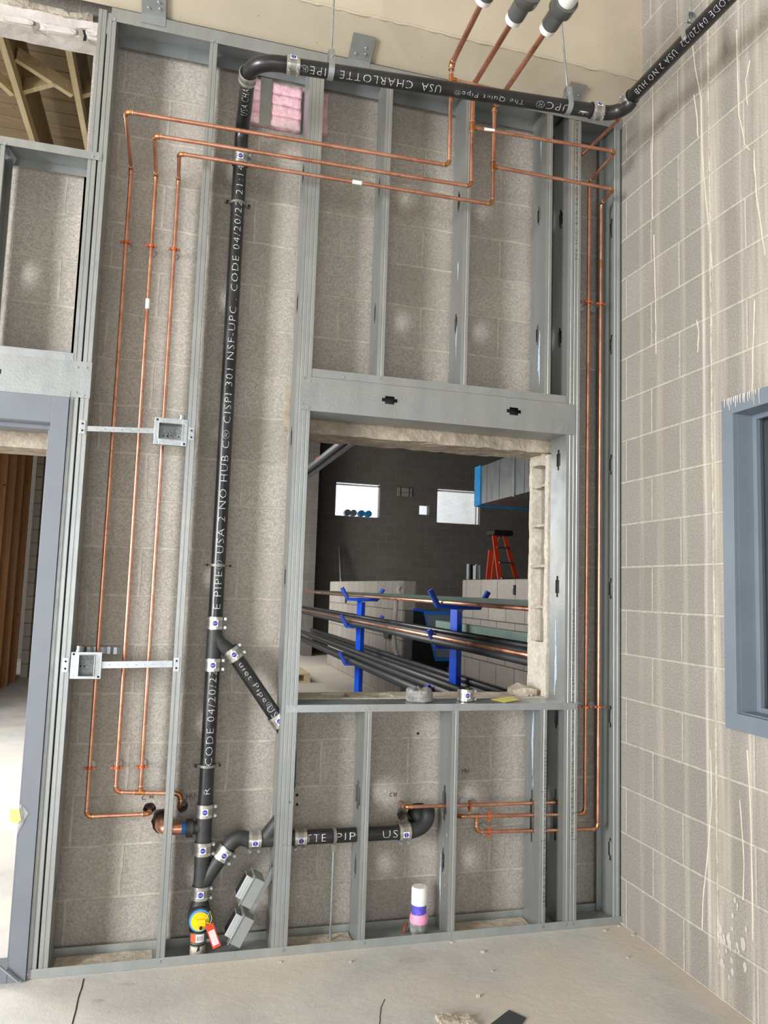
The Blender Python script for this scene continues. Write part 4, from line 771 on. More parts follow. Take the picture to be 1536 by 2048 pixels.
# ---------------------------------------------------------------- electrical boxes and brackets
def ebox(px0, py0, px1, py1, label, single, strip, tabs, conn):
    a, b = at(px0, py0, -.004), at(px1, py1, -.004); x0, x1, z0, z1 = a.x, b.x, b.z, a.z; cx, cz = (x0+x1)/2, (z0+z1)/2; w = x1-x0; h = z1-z0
    t = thing('junction_box', label, 'electrical box', (cx, .03, z0), 'junction boxes on bar brackets'); m = .012
    mb = MB(); X0, X1, Z0, Z1 = x0+m*.5, x1-m*.5, z0+m*.5, z1-m*.5; dpt = .052
    mb.box(X0, X1, dpt, dpt+.0015, Z0, Z1); mb.box(X0, X0+.0015, .004, dpt, Z0, Z1); mb.box(X1-.0015, X1, .004, dpt, Z0, Z1); mb.box(X0, X1, .004, dpt, Z0, Z0+.0015); mb.box(X0, X1, .004, dpt, Z1-.0015, Z1); bo = mb.build('box', 'galv_d', t)
    rg = MB()
    if single: ix0, ix1, iz0, iz1 = cx-w*.12-.012, cx+w*.16+.012, z0+h*.12, z1-h*.1
    else: ix0, ix1, iz0, iz1 = x0+w*.14, x1-w*.16, z0+h*.22, z1-h*.2
    for q in ((x0, ix0, z0, z1), (ix1, x1, z0, z1), (ix0, ix1, z0, iz0), (ix0, ix1, iz1, z1)): rg.box(q[0], q[1], -.004, -.001, q[2], q[3])
    cvr = rg.build('mud_ring', 'galv_b', t, bevel=.0008)
    lip = MB(); e = .002; k = -.020 if single else -.010
    for q in ((ix0-e, ix0, iz0-e, iz1+e), (ix1, ix1+e, iz0-e, iz1+e), (ix0, ix1, iz0-e, iz0), (ix0, ix1, iz1, iz1+e)): lip.box(q[0], q[1], k, .01, q[2], q[3])
    lip.build('raised_lip', 'galv_b', t, bevel=.0006)
    for sx, sz in ((-1, 1), (1, 1), (-1, -1), (1, -1)): MB().cyl((cx+sx*w*.42, -.004, cz+sz*h*.42), (cx+sx*w*.42, -.0065, cz+sz*h*.42), .0042, 10).build('screw', 'zinc' if sx*sz > 0 else 'hole', t)
    for dx, dz_, r in ((-.2, .1, .011), (.18, .12, .012), (0, -.12, .010)): MB().ring((cx+dx*w, dpt-.0012, cz+dz_*h), (cx+dx*w, dpt-.0022, cz+dz_*h), r-.0012, r, 18).build('knockout', 'strap', bo)
    for dx in (-.22, -.1, .25): MB().cyl((cx+dx*w, dpt-.001, cz-.08*h), (cx+dx*w, dpt-.003, cz-.08*h), .003, 8).build('screw_hole', 'hole', bo)
    c = at(*conn, .025); MB().cyl((c.x, .025, z1-.006), (c.x, .025, z1+.022), .012, 16).cyl((c.x, .025, z1-.002), (c.x, .025, z1+.006), .015, 8).build('conduit_connector', 'galv_b', t)
    for (sx0, sx1, sy, hh) in strip:
        p0, p1 = at(sx0, sy[0], .004), at(sx1, sy[1], .004); MB().bar(p0, p1, .0016, hh, (0, 0, 1)).build('bar_bracket', 'galv_b', t)
        for i in range(14): q = p0.lerp(p1, .08+.06*i); MB().box(q.x-.0012, q.x+.0012, .002, .0032, q.z-.0012, q.z+.0012).build('slot', 'hole', t) if i % 2 else None
    for px, py in tabs:
        c = at(px, py, -.003); tb_ = MB().box(c.x-.011, c.x+.011, -.0042, -.0026, c.z-.028, c.z+.028).build('tab', 'galv_b', t, bevel=.0005)
        for s in (-1, 1): MB().cyl((c.x, -.0036, c.z+s*.014), (c.x, -.0050, c.z+s*.014), .004, 10).build('screw_hole', 'hole', tb_)
    return t
bA = ebox(310, 834, 373, 893, 'upper junction box with a wide open cover ring on a bar between studs', False, [(172, 315, (857, 862), .021)], [(165, 854), (383, 868)], (364, 834))
strokes([[at(337, 865, .05), at(336, 872, .05)], [at(341, 864, .05), at(345, 867, .05), at(341, 872, .05), at(346, 872, .05)], [at(352, 865, .05), at(348, 868, .05), at(352, 872, .05)]], bA, 'marker_writing', 'ink', .0008)
bB = ebox(143, 1304, 201, 1358, 'lower junction box with a narrow raised opening on a bar beside the door', True, [(198, 345, (1330, 1328), .026)], [(131, 1330), (353, 1329)], (158, 1298))
pts = []; z_ = pr(195, 1301, .17).z
for i in range(13): q = pr(160+6.7*i, 1301, .17); pts.append((q.x, .172+(.010 if i % 4 in (0, 1) else -.004), z_-.0))
t = thing('metal_strap', 'crimped shiny metal strip against the blocks above the lower junction box', 'strap', (pts[6][0], .17, z_)); MB().sheet([(a, b, c-.014) for a, b, c in pts], (0, 0, .028)).build('strip', 'galv_b', t, solid=.001)
# fallen assembly of two boxes on a bar
fa = at(458, 1905, .06); fb = at(548, 1738, .07); fd = (fb-fa).normalized(); fside = V(fd.z, 0, -fd.x)
fl = thing('box_assembly', 'two joined electrical boxes on a bar leaning in the floor track beside the red tag', 'electrical box', (fa.x, .06, .01))
MB().bar(fa+fd*.0, fb+fd*.07, .022, .002, V(0, 1, 0)).build('bar_bracket', 'galv_b', fl)
for i, (c, nm) in enumerate(((at(492, 1858, .05), 'l'), (at(513, 1782, .05), 'u'))):
    n_ = fside*(1 if fside.x < 0 else -1); o_ = c; hx = fd*.057; wy_ = V(0, 1, 0)*.052; dp = n_*.050
    mb = MB().hexa([o_-hx-wy_, o_+hx-wy_, o_+hx+wy_, o_-hx+wy_, o_-hx-wy_+dp, o_+hx-wy_+dp, o_+hx+wy_+dp, o_-hx+wy_+dp]); bo = mb.build('box', 'galv_d', fl, bevel=.002)
    fr_ = o_+dp; mb = MB().hexa([fr_-hx*1.12-wy_*1.1, fr_+hx*1.12-wy_*1.1, fr_+hx*1.12+wy_*1.1, fr_-hx*1.12+wy_*1.1, fr_-hx*1.12-wy_*1.1+n_*.003, fr_+hx*1.12-wy_*1.1+n_*.003, fr_+hx*1.12+wy_*1.1+n_*.003, fr_-hx*1.12+wy_*1.1+n_*.003]); mb.build('mud_ring', 'galv', fl, bevel=.001)
    e0 = fr_+n_*.003; mb = MB().hexa([e0-hx*.8-wy_*.7, e0+hx*.8-wy_*.7, e0+hx*.8+wy_*.7, e0-hx*.8+wy_*.7, e0-hx*.8-wy_*.6+n_*.022, e0+hx*.8-wy_*.6+n_*.022, e0+hx*.8+wy_*.6+n_*.022, e0-hx*.8+wy_*.6+n_*.022]); rl = mb.build('raised_lip', 'galv', fl, bevel=.001)
    e1_ = e0+n_*.0222; MB().add([e1_-hx*.68-wy_*.5, e1_+hx*.68-wy_*.5, e1_+hx*.68+wy_*.5, e1_-hx*.68+wy_*.5], [(0, 1, 2, 3)]).build('opening', 'hole', rl)
    for k in (-.55, 0, .55):
        q = o_+hx*k+dp*.45+V(0, -.0508, 0); MB().ring(q, q+V(0, -.0008, 0), .0095, .0108, 18).build('knockout', 'strap', bo)

# ---------------------------------------------------------------- insulation stuffed in the wall
I0 = at(498, 160, .15); I1 = at(604, 264, .15); tp_, bt_ = 3.818, 3.622
# four pink layers, grey strap
ins = thing('pink_insulation', 'block of four pink insulation layers held by a grey strap in a wall opening', 'insulation', (-1.74, .16, 3.60)); zt_, zb_ = at(560, 170, .165).z, at(560, 256, .165).z
for i in range(4):
    a = zb_+(zt_-zb_)*i/4; m = rough_box(at(490, 200, .165).x, at(603, 200, .165).x, .155, .20, a+.001, zb_+(zt_-zb_)*(i+1)/4-.001, .016, .004, i); m.sm = [True]*len(m.f); m.build('batt', 'pink', ins)
xa_, xb_ = at(520, 200, .15).x, at(543, 200, .15).x; MB().box(xa_, xb_, .1495, .1515, zb_-.012, zt_+.01).build('strap', 'strap', ins)
MB().box(at(497, 200, .15).x, at(602, 200, .15).x, .150, .1525, zb_-.004, zb_+.022).build('film', 'film', ins)
m = rough_box(at(630, 220, .17).x, at(655, 220, .17).x, .165, .20, at(650, 268, .17).z, at(650, 190, .17).z, .016, .005, 9); solo(m, 'pink_insulation', 'pink', 'narrow strip of pink insulation right of the wide stud pair', 'insulation')

# ---------------------------------------------------------------- handwriting on the blocks
hwt = lambda lines, y=YB-.001: [[at(px, py, y) for px, py in ln] for ln in lines]
def writing(label, lines, r=.0013):
    mb = MB()
    for ln in hwt(lines): mb.tube(ln, r, 6)
    return solo(mb, 'handwriting', 'ink', label, 'writing', 'handwritten marks on the blocks')
writing('black handwritten letters on the block beside the stack and the copper elbow', [[(374, 1587), (374, 1600)], [(380, 1587), (380, 1600)], [(374, 1593), (380, 1593)], [(383, 1587), (384, 1600), (386, 1592), (388, 1600), (390, 1587)]])
writing('black handwritten letters on the block above the leftmost wall hole', [[(288, 1592), (284, 1594), (285, 1599), (291, 1599)], [(299, 1590), (300, 1597), (303, 1591), (305, 1597), (307, 1589)]])
writing('black handwritten letters on the block above the black elbow', [[(784, 1585), (780, 1588), (780, 1592), (784, 1593)], [(787, 1585), (788, 1593), (790, 1586), (792, 1593), (793, 1585)]])
writing('black handwritten letters on the block right of the torn stud', [[(925, 1538), (925, 1547)], [(930, 1537), (930, 1546)], [(925, 1542), (930, 1541)], [(932, 1538), (933, 1546), (935, 1540), (937, 1546), (938, 1537)]])
# anchor holes drilled in the block
for px, py in ((594, 1590), (594, 1609), (836, 1467)): p_ = at(px, py, YB); solo(MB().cyl((p_.x, YB+.01, p_.z), (p_.x, YB-.0008, p_.z), .006, 10), 'drill_hole', 'hole', 'small dark drilled hole in the blocks, '+{1590: 'upper one beside the wide stud pair', 1609: 'lower one beside the wide stud pair', 1467: 'just under the middle of the sill'}[py], 'hole', 'drilled holes')

# ---------------------------------------------------------------- things on the sill and floor
zs = .9935
tr_ = at(838, 1397, .075); t = thing('duct_tape_roll', 'crumpled roll of silver duct tape standing on the sill track', 'tape roll', (tr_.x, .075, zs)); mb = MB(); seg = 32; prof = [(.02, .006), (.055, .0), (.062, .006), (.061, .035), (.056, .052), (.040, .056), (.022, .050), (.02, .02)]; vs = []; 
for k in range(seg):
    a = 2*PI*k/seg
    for i, (r_, z_) in enumerate(prof):
        j = 1+.05*noise.noise(Vector((math.cos(a)*2, math.sin(a)*2, i*1.7))); vs.append((tr_.x+math.cos(a)*r_*j, .075+math.sin(a)*r_*j, zs+z_*(1+.22*noise.noise(Vector((math.cos(a)*3, math.sin(a)*3, 5))))))
np_ = len(prof); mb.add(vs, [(k*np_+i, ((k+1) % seg)*np_+i, ((k+1) % seg)*np_+(i+1) % np_, k*np_+(i+1) % np_) for k in range(seg) for i in range(np_)], False); mb.build('tape', 'silvert', t)
cc_ = at(931, 1398, .07); o = coupling((cc_.x, .072, zs+.028), (0, 0, 1), 'loose stainless coupling standing on the sill beside the yellow paper', (-.1, -1, 0)); del o['group']
o.rotation_euler.rotate_axis('Z', 0); sx_ = o.scale; 
pp = [atz(px, py, zs+.001) for px, py in ((982, 1399), (1018, 1393), (1040, 1400), (1010, 1405))]; solo(MB().prism(pp, (0, 0, .0012)), 'paper_scrap', 'paper', 'flat yellow paper scrap lying on the sill track', 'paper')
rb = at(1045, 1372, .27); m = rough_box(rb.x-.055, rb.x+.06, .22, .31, .993, 1.045, .02, .014, 12)
m.v = [Vector((v.x, v.y, .99+(v.z-.99)*(1-.55*abs((v.x-rb.x)/.07)))) for v in m.v]; solo(m, 'rubble_chunk', 'mortar', 'jagged chunk of broken block at the right end of the sill', 'rubble')
cm = MB()
for i in range(22):
    x = random.uniform(-.42, -.30); y = random.uniform(.2, .36); s_ = random.uniform(.004, .011); cm.sphere((x, y, .994+s_*.4), s_, 6, (1, 1, .7))
solo(cm, 'mortar_crumbs', 'mortar', 'mortar crumbs scattered round the rubble chunk on the sill', 'crumbs')['kind'] = 'stuff'
cp = atz(837, 1868, .0); cp = V(at(837, 1850, .085).x, .085, 0); t = thing('capped_pipe', 'white capped plastic pipe with purple primer and pink tape rising from the floor track', 'pipe', cp)
MB().cyl(cp, cp+V(0, 0, .16), .030, 28).build('barrel', 'pvc', t); MB().tube([cp+V(0, 0, .125), cp+V(0, 0, .192), cp+V(0, 0, .198)], [.0345, .0345, .031], 28).build('cap', 'pvc', t); MB().ring(cp+V(0, 0, .082), cp+V(0, 0, .124), .030, .0312, 28).build('primer_band', 'purple', t)
MB().tube([cp+V(0, 0, .05), cp+V(.001, 0, .07), cp+V(0, 0, .088)], [.040, .041, .036], 28).build('tape', 'pinktape', t); MB().tube([cp+V(0, 0, .006), cp+V(.002, 0, .03), cp+V(0, 0, .054)], [.036, .040, .039], 24).build('wrapping', 'silvert', t)
cs = at(808, 1851, .10); solo(MB().cyl((cs.x-.006, .09, .012), (cs.x+.016, .12, .035), .009, 14), 'copper_offcut', 'copper', 'tiny copper tube end beside the white capped pipe', 'pipe')
# taped bag on the door jamb
bg = thing('taped_bag', 'small clear bag with a yellow label taped to the grey door jamb', 'bag', at(28, 1640, -.03)); MB().prism([at(px, py, -.026) for px, py in ((16, 1611), (42, 1609), (46, 1640), (32, 1662), (14, 1661))], (0, .003, 0)).build('bag', 'film', bg)
MB().prism([at(px, py, -.029) for px, py in ((20, 1620), (38, 1617), (42, 1640), (34, 1648), (19, 1643))], (0, .002, 0)).build('label', 'paper', bg); MB().prism([at(px, py, -.022) for px, py in ((42, 1622), (47, 1613), (56, 1626), (44, 1650), (29, 1677), (34, 1655))], (0, .001, 0)).build('tape', 'film', bg)
# floor joints, debris
cr = MB()
def crack(pts, w, z=.0009):
    P = [atz(px, py, z) for px, py in pts]; P = [P[0]]+[a.lerp(b, t)+V(random.uniform(-.002, .002), random.uniform(-.002, .002), 0) for a, b in zip(P, P[1:]) for t in (.2, .4, .6, .8, 1)]
    s = MB().add([p+V(-w/2, 0, 0) for p in P]+[p+V(w/2, 0, 0) for p in P], [(i, i+1, len(P)+i+1, len(P)+i) for i in range(len(P)-1)]); return s
struct(crack([(168, 1957), (157, 1995), (142, 2060)], .0045), 'floor_joint', 'hole'); struct(crack([(770, 1998), (762, 2015), (757, 2060)], .003), 'floor_crack', 'hole')
mt = [atz(px, py, .002) for px, py in ((1018, 2021), (1052, 2037), (1036, 2060), (960, 2066))]; solo(MB().prism(mt, (0, 0, .003)), 'slate_offcut', 'panel', 'grey flat metal offcut lying on the floor at the bottom edge', 'offcut')
cm = MB()
for i in range(44):
    c = atz(905+random.gauss(0, 15), 2046+random.uniform(-8, 8), 0); s_ = random.uniform(.004, .014); m = rough_box(c.x-s_, c.x+s_, c.y-s_, c.y+s_, 0, s_*1.3, s_*.6, s_*.35, i); cm.add(m.v, m.f)
solo(cm, 'mortar_rubble', 'mortar', 'small mound of broken mortar at the bottom edge of the floor', 'rubble')['kind'] = 'stuff'
for i, (px, py) in enumerate(((984, 1943), (1210, 1862), (1238, 1853), (1246, 1850), (1266, 1871), (903, 1886), (956, 1994), (965, 1905), (1255, 1916), (560, 1925), (700, 1925))):
    c = atz(px, py, 0); s_ = .004+.003*random.random(); m = rough_box(c.x-s_, c.x+s_, c.y-s_, c.y+s_, 0, s_*1.5, s_*.7, s_*.3, i+40); solo(m, 'mortar_crumb', 'mortar', ['largest pale crumb, in the middle of the open floor', 'pale crumb near the inner corner, nearest the studs', 'pale crumb touching the corner of the walls, left one', 'pale crumb right against the side wall in the corner', 'pale crumb along the foot of the side wall', 'pale crumb touching the floor track below the torn stud', 'pale crumb left of the metal offcut', 'pale crumb in front of the capped pipe bay', 'pale crumb on the floor nearest the side wall', 'pale crumb on the floor in front of the leaning boxes', 'pale crumb on the floor in front of the threaded rod'][i], 'crumb', 'scattered crumbs on the floor')
for i, (px, py, rx, ry) in enumerate(((822, 1921, .045, .02), (255, 1968, .018, .012), (196, 2001, .016, .012))):
    c = atz(px, py, .0012); n = 20; struct(MB().add([(c.x+math.cos(2*PI*k/n)*rx*(1+.35*math.sin(5*k)), c.y+math.sin(2*PI*k/n)*ry*(1+.3*math.cos(7*k)), .0012) for k in range(n)], [tuple(range(n))]), 'floor_stain', 'plaster')

# ---------------------------------------------------------------- roof timbers in the side room
ZT = 4.9
def tz(px, py, z=ZT): return atz(px, py, z)
def board(label, a, b, w, h, name='roof_timber'): t = thing(name, label, 'timber', a, 'roof timbers seen over the door wall'); MB().bar(a, b, w, h).build('board', 'wood', t); return t
for lab, (x1, y1), (x2, y2) in (('long roof timber running over the side room, left one', (0, 76), (65, 284)), ('long roof timber running over the side room, right one', (134, 98), (178, 305))):
    q = tz(x1, y1); r_ = tz(x2, y2); xm = (q.x+r_.x)/2; a = V(xm, 1.0, ZT+.045); b = V(xm, 8.5, ZT+.045); board(lab, a, b, .04, .09)
    t = thing('roof_timber', lab.replace('long', 'deep dark').replace('running over the side room', 'above its pale twin'), 'timber', V(xm, 1, ZT+.1), 'roof timbers seen over the door wall'); MB().bar(V(xm, 1.0, ZT+.265), V(xm, 8.5, ZT+.265), .034, .345).build('board', 'deck', t)
board('diagonal brace crossing between the two long roof timbers', tz(32, 108, ZT+.14), tz(146, 182, ZT+.10), .04, .09)
board('level brace between the long roof timbers', tz(36, 177, ZT+.11), tz(110, 157, ZT+.11), .04, .09); board('short level brace at the right end of the roof opening', tz(155, 185, ZT+.11), tz(200, 172, ZT+.11), .04, .09); board('short slanted brace at the left edge of the roof opening', tz(-20, 140, ZT+.12), tz(26, 183, ZT+.1), .04, .07)

# ---------------------------------------------------------------- store room seen through the window opening
XP = .97
def part_wall(n, y0, y1, z1=1.625): return struct(MB().box(XP, XP+.2, y0, y1, 0, z1), n, 'cmu_part', bevel=.02)
part_wall('wall_partition_near', 1.2, 4.60); part_wall('wall_partition_far', 6.81, 11.82)
# pipe rack with two posts
rk = thing('pipe_rack', 'blue steel pipe rack with foam-sleeved arms on two posts', 'rack', (-.08, 3.4, 0))
for px_, py_, nm in ((-.105, 4.776, 'far'), (-.05, 2.07, 'near')):
    ang = .6; c, s = math.cos(ang), math.sin(ang); w = .032
    mb = MB(); base = [(px_+c*a-s*b, py_+s*a+c*b) for a, b in ((-w, -w), (w, -w), (w, w), (-w, w))]; mb.prism([(x, y, 0) for x, y in base], (0, 0, 1.39)); mb.box(px_-.25, px_+.25, py_-.04, py_+.04, 0, .06); po = mb.build('post', 'blue', rk, bevel=.003)
    MB().cyl((px_+.012, py_-.06, 1.365), (px_+.012, py_-.045, 1.365), .022, 16).build('end_cap', 'zinc', po)
    for z in (1.375, 1.09, .70): 
        for s_ in (-1, 1):
            am = MB().tube([(px_+s_*.0, py_-.05, z), (px_+s_*.16, py_-.05, z), (px_+s_*.225, py_-.05, z+.115)], .018, 14).build('arm', 'blue', rk); MB().tube([(px_+s_*.165, py_-.05, z+.012), (px_+s_*.2265, py_-.05, z+.118)], .0215, 14).build('foam_sleeve', 'bluefoam', am)
def rack_pipe(label, x, z, r, y0, y1, mat, g, z2=None, name='stored_pipe', x2=None):
    a = V(x, y0, z); b = V(x if x2 is None else x2, y1, z if z2 is None else z2); mid = (a+b)/2-V(0, 0, .004); t = thing(name, label, 'pipe', a, g); MB().tube([a, mid, b], r, 16, False).build('barrel', mat, t, solid=.004); return t
g2 = 'pipes on the middle rack level'
for x, z, r, m, lb in ((-.236, 1.132, .023, 'rubber', 'bottom left of the posts, outer one'), (-.186, 1.132, .023, 'rubber', 'bottom left of the posts, inner one'), (.028, 1.132, .022, 'rubber', 'right of the posts, inner one'), (.076, 1.132, .022, 'rubber', 'right of the posts, outer one'), (-.211, 1.173, .022, 'rubber', 'stacked over the outer left two'), (.052, 1.172, .021, 'rubber', 'stacked over the right-hand two'),
                       (-.244, 1.166, .0105, 'copper', 'along its outer left side'), (-.177, 1.166, .0105, 'copper', 'tucked beside the posts'), (-.211, 1.209, .013, 'iron', 'topmost and thinnest black one')):
    rack_pipe(('copper' if m == 'copper' else 'black')+' pipe on the middle rack level, '+lb, x, z, r, .41+random.random()*.02, 8.4, m, g2)
rack_pipe('thin copper tube sagging along the top level of the blue rack', -.175, 1.404, .011, .42, 8.5, 'copper', None, 1.43)
g3 = 'pipes on the lowest rack level'
for x, z, r, lb in ((-.238, .749, .030, 'bottom left of the posts, outer one'), (-.177, .748, .029, 'bottom left of the posts, inner one'), (.034, .747, .028, 'right of the posts, inner one'), (.092, .747, .028, 'right of the posts, outer one'), (-.208, .800, .028, 'short one stacked over the left two'), (.063, .797, .027, 'stacked over the right two'), (-.215, .850, .021, 'topmost on the left'), (.055, .845, .020, 'topmost on the right')):
    rack_pipe('black pipe on the lowest rack level, '+lb, x, z, r, .42, 5.0 if 'short' in lb else 8.6, 'rubber', g3)
for i in range(3): rack_pipe('black pipe lying on the store room floor under the rack, '+['leftmost', 'middle', 'rightmost'][i], -.55+.1*i, .05, .04, .9, 6, 'rubber', 'pipes on the floor under the rack')
solo(MB().box(-.06, -.02, .42, 7.9, 1.395, 1.45), 'strut_channel', 'green', 'dark green strut channel on the top level of the blue rack', 'strut'); solo(MB().box(.03, .075, .42, 2.75, 1.195, 1.25), 'strut_channel', 'greenl', 'pale green strut channel lying on the middle level of the blue rack', 'strut')
for i in range(2): solo(MB().box(.06, .10, .42, 6.8, 1.395+.0*i+.002, 1.44), 'strut_channel', 'green', 'dark green strut channel on the far side of the top rack level', 'strut') if i == 0 else None
# duct
dy0, dy1 = .9, 4.08; dx0, dx1 = .9, 2.3; dz0, dz1 = 2.38, 2.765; du = thing('air_duct', 'galvanized air duct hung in the store room with blue film on its far end', 'duct', ((dx0+dx1)/2, 2.5, dz0))
MB().box(dx0, dx1, dy0, dy1, dz0, dz1).build('duct_section', 'duct', du)
for y in (3.15, 2.5): MB().box(dx0-.012, dx1+.01, y-.012, y+.012, dz0-.012, dz1+.012).build('joint_flange', 'galv_b', du)
for y in (3.8, 3.5, 2.95, 2.75): MB().box(dx0-.004, dx0, y-.006, y+.006, dz0, dz1).build('crease', 'duct', du)
MB().box(dx0-.014, dx0+.003, dy1-.14, dy1+.01, dz0-.012, dz1+.01).build('blue_film', 'bluetape', du); MB().box(dx0, dx1, dy1-.03, dy1+.01, dz0-.015, dz0+.002).build('blue_film', 'bluetape', du)
text_flat('NUCOR', (dx0-.006, 3.66, dz0+.17), (0, 0, -1), (0, -1, 0), .15, .05, du); text_flat('NUCOR AIR CO', (dx0-.006, 2.85, dz0+.34), (0, 0, -1), (0, -1, 0), .28, .05, du)
# step ladder standing behind the partition
ly = 5.75; lt = V(1.36, ly, 2.22); def_ = atx; sw = FPX
La = at(985, 1066, ly); lz = La.z; ladder = thing('step_ladder', 'orange step ladder with a dark top cap standing behind the near partition', 'ladder', (La.x+.06, ly, 0))
def ld(px, py, y): return at(px, py, y)
tl, trr = ld(988, 1068, ly), ld(1008, 1068, ly+.05); fl_, fr2 = ld(1000, 1162, ly-.35), ld(1034, 1162, ly-.1); bl = ld(975, 1162, ly+.15)
def ext(a, b): d = b-a; return a+d*(a.z/(a.z-b.z))
for a, b, w in ((tl, fl_, .055), (trr, fr2, .05), (tl+V(-.02, .05, -.2), bl, .05)): MB().bar(a, ext(a, b), w, .028, (0, 1, 0)).build('rail', 'orange', ladder)
a = trr+V(.02, .25, 0); MB().bar(a, V(a.x+.1, ly+1.1, 0), .04, .025, (0, 1, 0)).build('rail', 'orange', ladder)
for k in (.30, .62, .95, 1.3, 1.7): a = tl.lerp(fl_, k); b = trr.lerp(fr2, k); MB().bar(a, b, .06, .02).build('step', 'alu', ladder)
MB().box(tl.x-.05, trr.x+.05, ly-.12, ly+.14, tl.z-.02, tl.z+.045).build('top_cap', 'steel_d', ladder, bevel=.008); MB().bar(ld(1001, 1069, ly), ld(996, 1082, ly+.1), .012, .012).build('spreader', 'alu', ladder)
cb = at(949, 1162, 5.4); bn = thing('metal_bundle', 'shiny upright bundle of metal channels behind the near partition', 'metal channels', (cb.x, 5.4, 0)); zt_ = at(949, 1128, 5.4).z
for i in range(5): MB().box(cb.x-.09+i*.036, cb.x-.09+i*.036+.028, 5.38+.02*(i % 2), 5.44, 0, zt_-.01*(i % 3)).build('channel', ('galv_b', 'steel_d', 'pvc', 'galv_b', 'alu')[i], bn, bevel=.004)
# tilt cart
cy0 = 6.4; q = lambda px, py: at(px, py, cy0)
cart = thing('tilt_cart', 'black tilt cart with a blue framed panel between the partitions', 'cart', (q(866, 1300).x, cy0, 0)); prof = [q(826, 1222), q(905, 1222), q(915, 1290), q(905, 1325), q(885, 1345), q(860, 1352), q(835, 1346), q(822, 1335)]
MB().prism([V(p.x, cy0, p.z) for p in prof], (0, .36, 0)).build('hopper', 'steel_d', cart, bevel=.01); MB().prism([q(868, 1340)+V(0, .1, 0), q(900, 1340)+V(0, .1, 0), q(900, 1340)+V(0, .1, -.9), q(868, 1340)+V(0, .1, -.55)], (0, .2, 0)).build('undercarriage', 'steel_d', cart)
fo = [q(846, 1222), q(905, 1222), q(905, 1322), q(870, 1322)]; MB().prism([p+V(0, -.02, 0) for p in fo], (0, .02, 0)).build('panel', 'bluet', cart); fi = [fo[0].lerp(fo[2], .08), fo[1].lerp(fo[3], .08), fo[2].lerp(fo[0], .08), fo[3].lerp(fo[1], .08)]
MB().prism([p+V(0, -.03, 0) for p in fi], (0, .01, 0)).build('panel_inset', 'frame_w', cart); MB().bar(q(826, 1219), q(876, 1226), .03, .03).build('rim', 'blue', cart)
# smaller things in the store room
ba, bb = at(678, 1092, 14.3), at(683, 1165, 14.0); solo(MB().cyl(ba, V(bb.x+.05, FY-.9, 0), .03, 8), 'pole', 'alu', 'thin grey pole leaning against the far wall left of the pipe rack', 'pole')
p = at(810, 984, FY-.03); lv_ = thing('wall_vent', 'small grey louvred patch on the far wall between the two bright openings', 'vent', (p.x, FY, p.z-.1))
for i, (a, b) in enumerate(((-.19, -.12), (-.08, .1), (.14, .18))): MB().box(p.x+a, p.x+b, FY-.03, FY, p.z-.11, p.z+.1).build('plate', 'cmu_part', lv_)
for i, (px, m) in enumerate(((694, 'leaf'), (706, 'leaf'), (722, 'bluetape'), (736, 'bluetape'))):
    p = at(px, 1030, FY+.1); t = solo(MB().cyl((p.x, FY+.02, 3.20+.095), (p.x, FY+.2, 3.20+.095), .078, 20), 'tape_roll', 'frame_w' if m == 'leaf' else m, ('grey ' if m == 'leaf' else 'blue ')+'roll sitting in the left bright opening of the far wall, '+('left' if i in (0, 2) else 'right')+' of its pair', 'roll')
cda, cdb = at(618, 935, 3.4), at(703, 872, 2.2); cdt = thing('conduit_bank', 'dark parallel conduits with red marks crossing the top left of the window opening', 'conduit', cda)
dcd = (atx(703, 872, .2)-atx(618, 935, .2)); X0_ = -.9
for i, (dx, zz) in enumerate(((0, 0), (.07, .0), (.035, .06))):
    a = atx(612, 942, -.98)+V(dx, 0, zz*.6); b = atx(708, 866, -.98)+V(dx, 0, zz*.6); d = b-a; MB().cyl(a-d*.3, b+d*.5, .024, 12).build('conduit', ('steel_d', 'iron', 'alu')[i], cdt)
MB().cyl(atx(690, 885, -.98), atx(690, 885, -.98)+V(0, 0, 5.3-atx(690, 885, -.98).z), .008, 8).build('hanger_rod', 'zinc', cdt); a = atx(633, 920, -.98); MB().cyl(a-d.normalized()*.01+V(.02, 0, 0), a+d.normalized()*.01+V(.02, 0, 0), .028, 12).build('band', 'red', cdt)
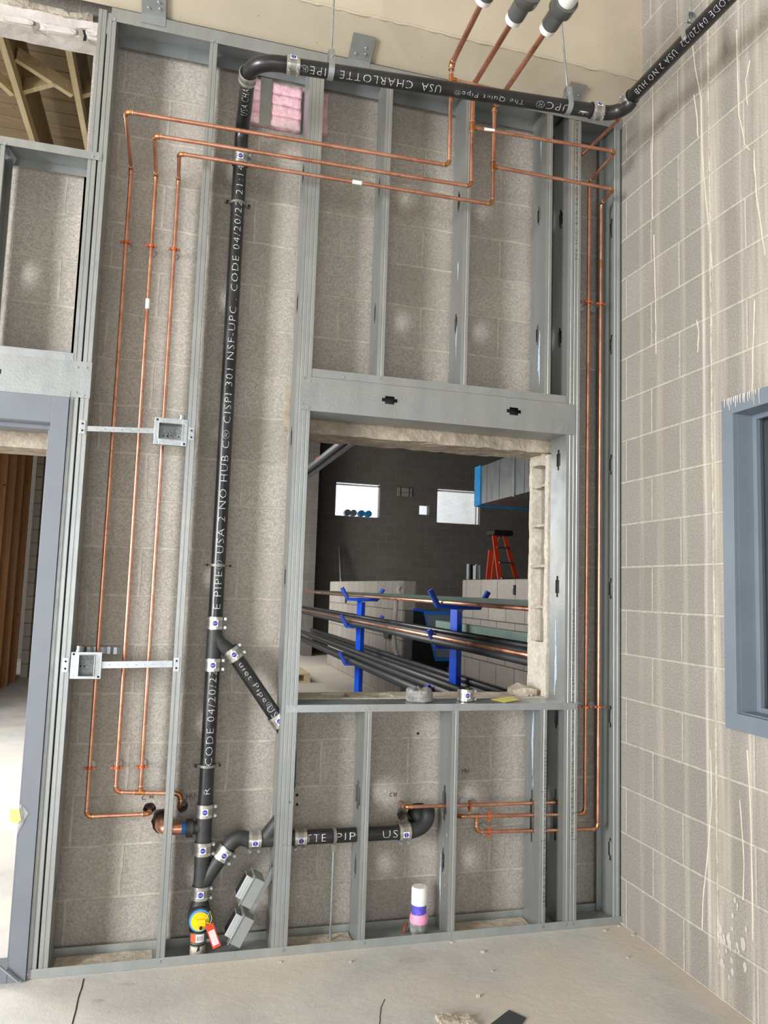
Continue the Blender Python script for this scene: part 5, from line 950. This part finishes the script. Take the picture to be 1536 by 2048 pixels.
for lab, px, py in (('small metal bracket bolted to the side face of the near partition', 1029, 1180), ('small metal bracket on the side face of the far partition', 692, 1197)):
    p = atx(px, py, XP-.005); w = .02 if px > 900 else .05; h = .045 if px > 900 else .08; t = thing('wall_bracket', lab, 'bracket', p); MB().box(XP-.012, XP, p.y-w, p.y+w, p.z-h, p.z+h).build('plate', 'steel_d', t); MB().cyl((XP-.012, p.y, p.z+h*.5), (XP-.02, p.y, p.z+h*.5), w*.35, 8).build('bolt', 'alu', t)
pts = [atx(px, py, XP-.02) for px, py in ((801, 1170), (796, 1180), (800, 1187), (793, 1198), (790, 1240), (788, 1275), (791, 1300), (795, 1315))]; solo(MB().tube(pts, .03, 8), 'hanging_cable', 'plaster', 'pale flexible cable hanging down the far partition', 'cable')
hk = atx(772, 1268, XP-.06); t = thing('hanging_hook', 'grey bracket with a thin rod hanging below the middle rack pipes', 'hook', hk); MB().prism([atx(px, py, XP-.06) for px, py in ((764, 1260), (779, 1260), (776, 1276), (769, 1278))], (.03, 0, 0)).build('bracket', 'green', t); MB().cyl(atx(772, 1278, XP-.05), atx(770, 1320, XP-.05), .012, 8).build('rod', 'alu', t)
pq = atz(621, 1347, .144); zt_ = .144; py_ = pq.y; px1 = pq.x; pt = thing('wooden_pallet', 'corner of a pale wooden pallet at the left edge of the window opening', 'pallet', (px1-.5, py_+.5, 0))
MB().box(px1-1.0, px1, py_, py_+1.0, .122, .144).build('deck_board', 'pallet', pt)
for yy in (py_+.01, py_+.45, py_+.9): MB().box(px1-.10, px1-.0, yy, yy+.09, .022, .122).build('block', 'pallet', pt)
MB().box(px1-1.0, px1, py_, py_+1.0, 0, .022).build('runner', 'pallet', pt)
lf = MB()
for i in range(14):
    p = atz(775+random.uniform(-14, 14), 1368+random.uniform(-7, 5), .01); lf.add([p+V(-.08, 0, 0), p+V(0, -.05, .06*random.random()), p+V(.08, 0, .05), p+V(0, .06, .1*random.random())], [(0, 1, 2), (0, 2, 3)])
lo = solo(lf, 'dry_leaves', 'leaf', 'small heap of brown dry leaves on the store room floor behind the rack', 'leaves'); lo['kind'] = 'stuff'
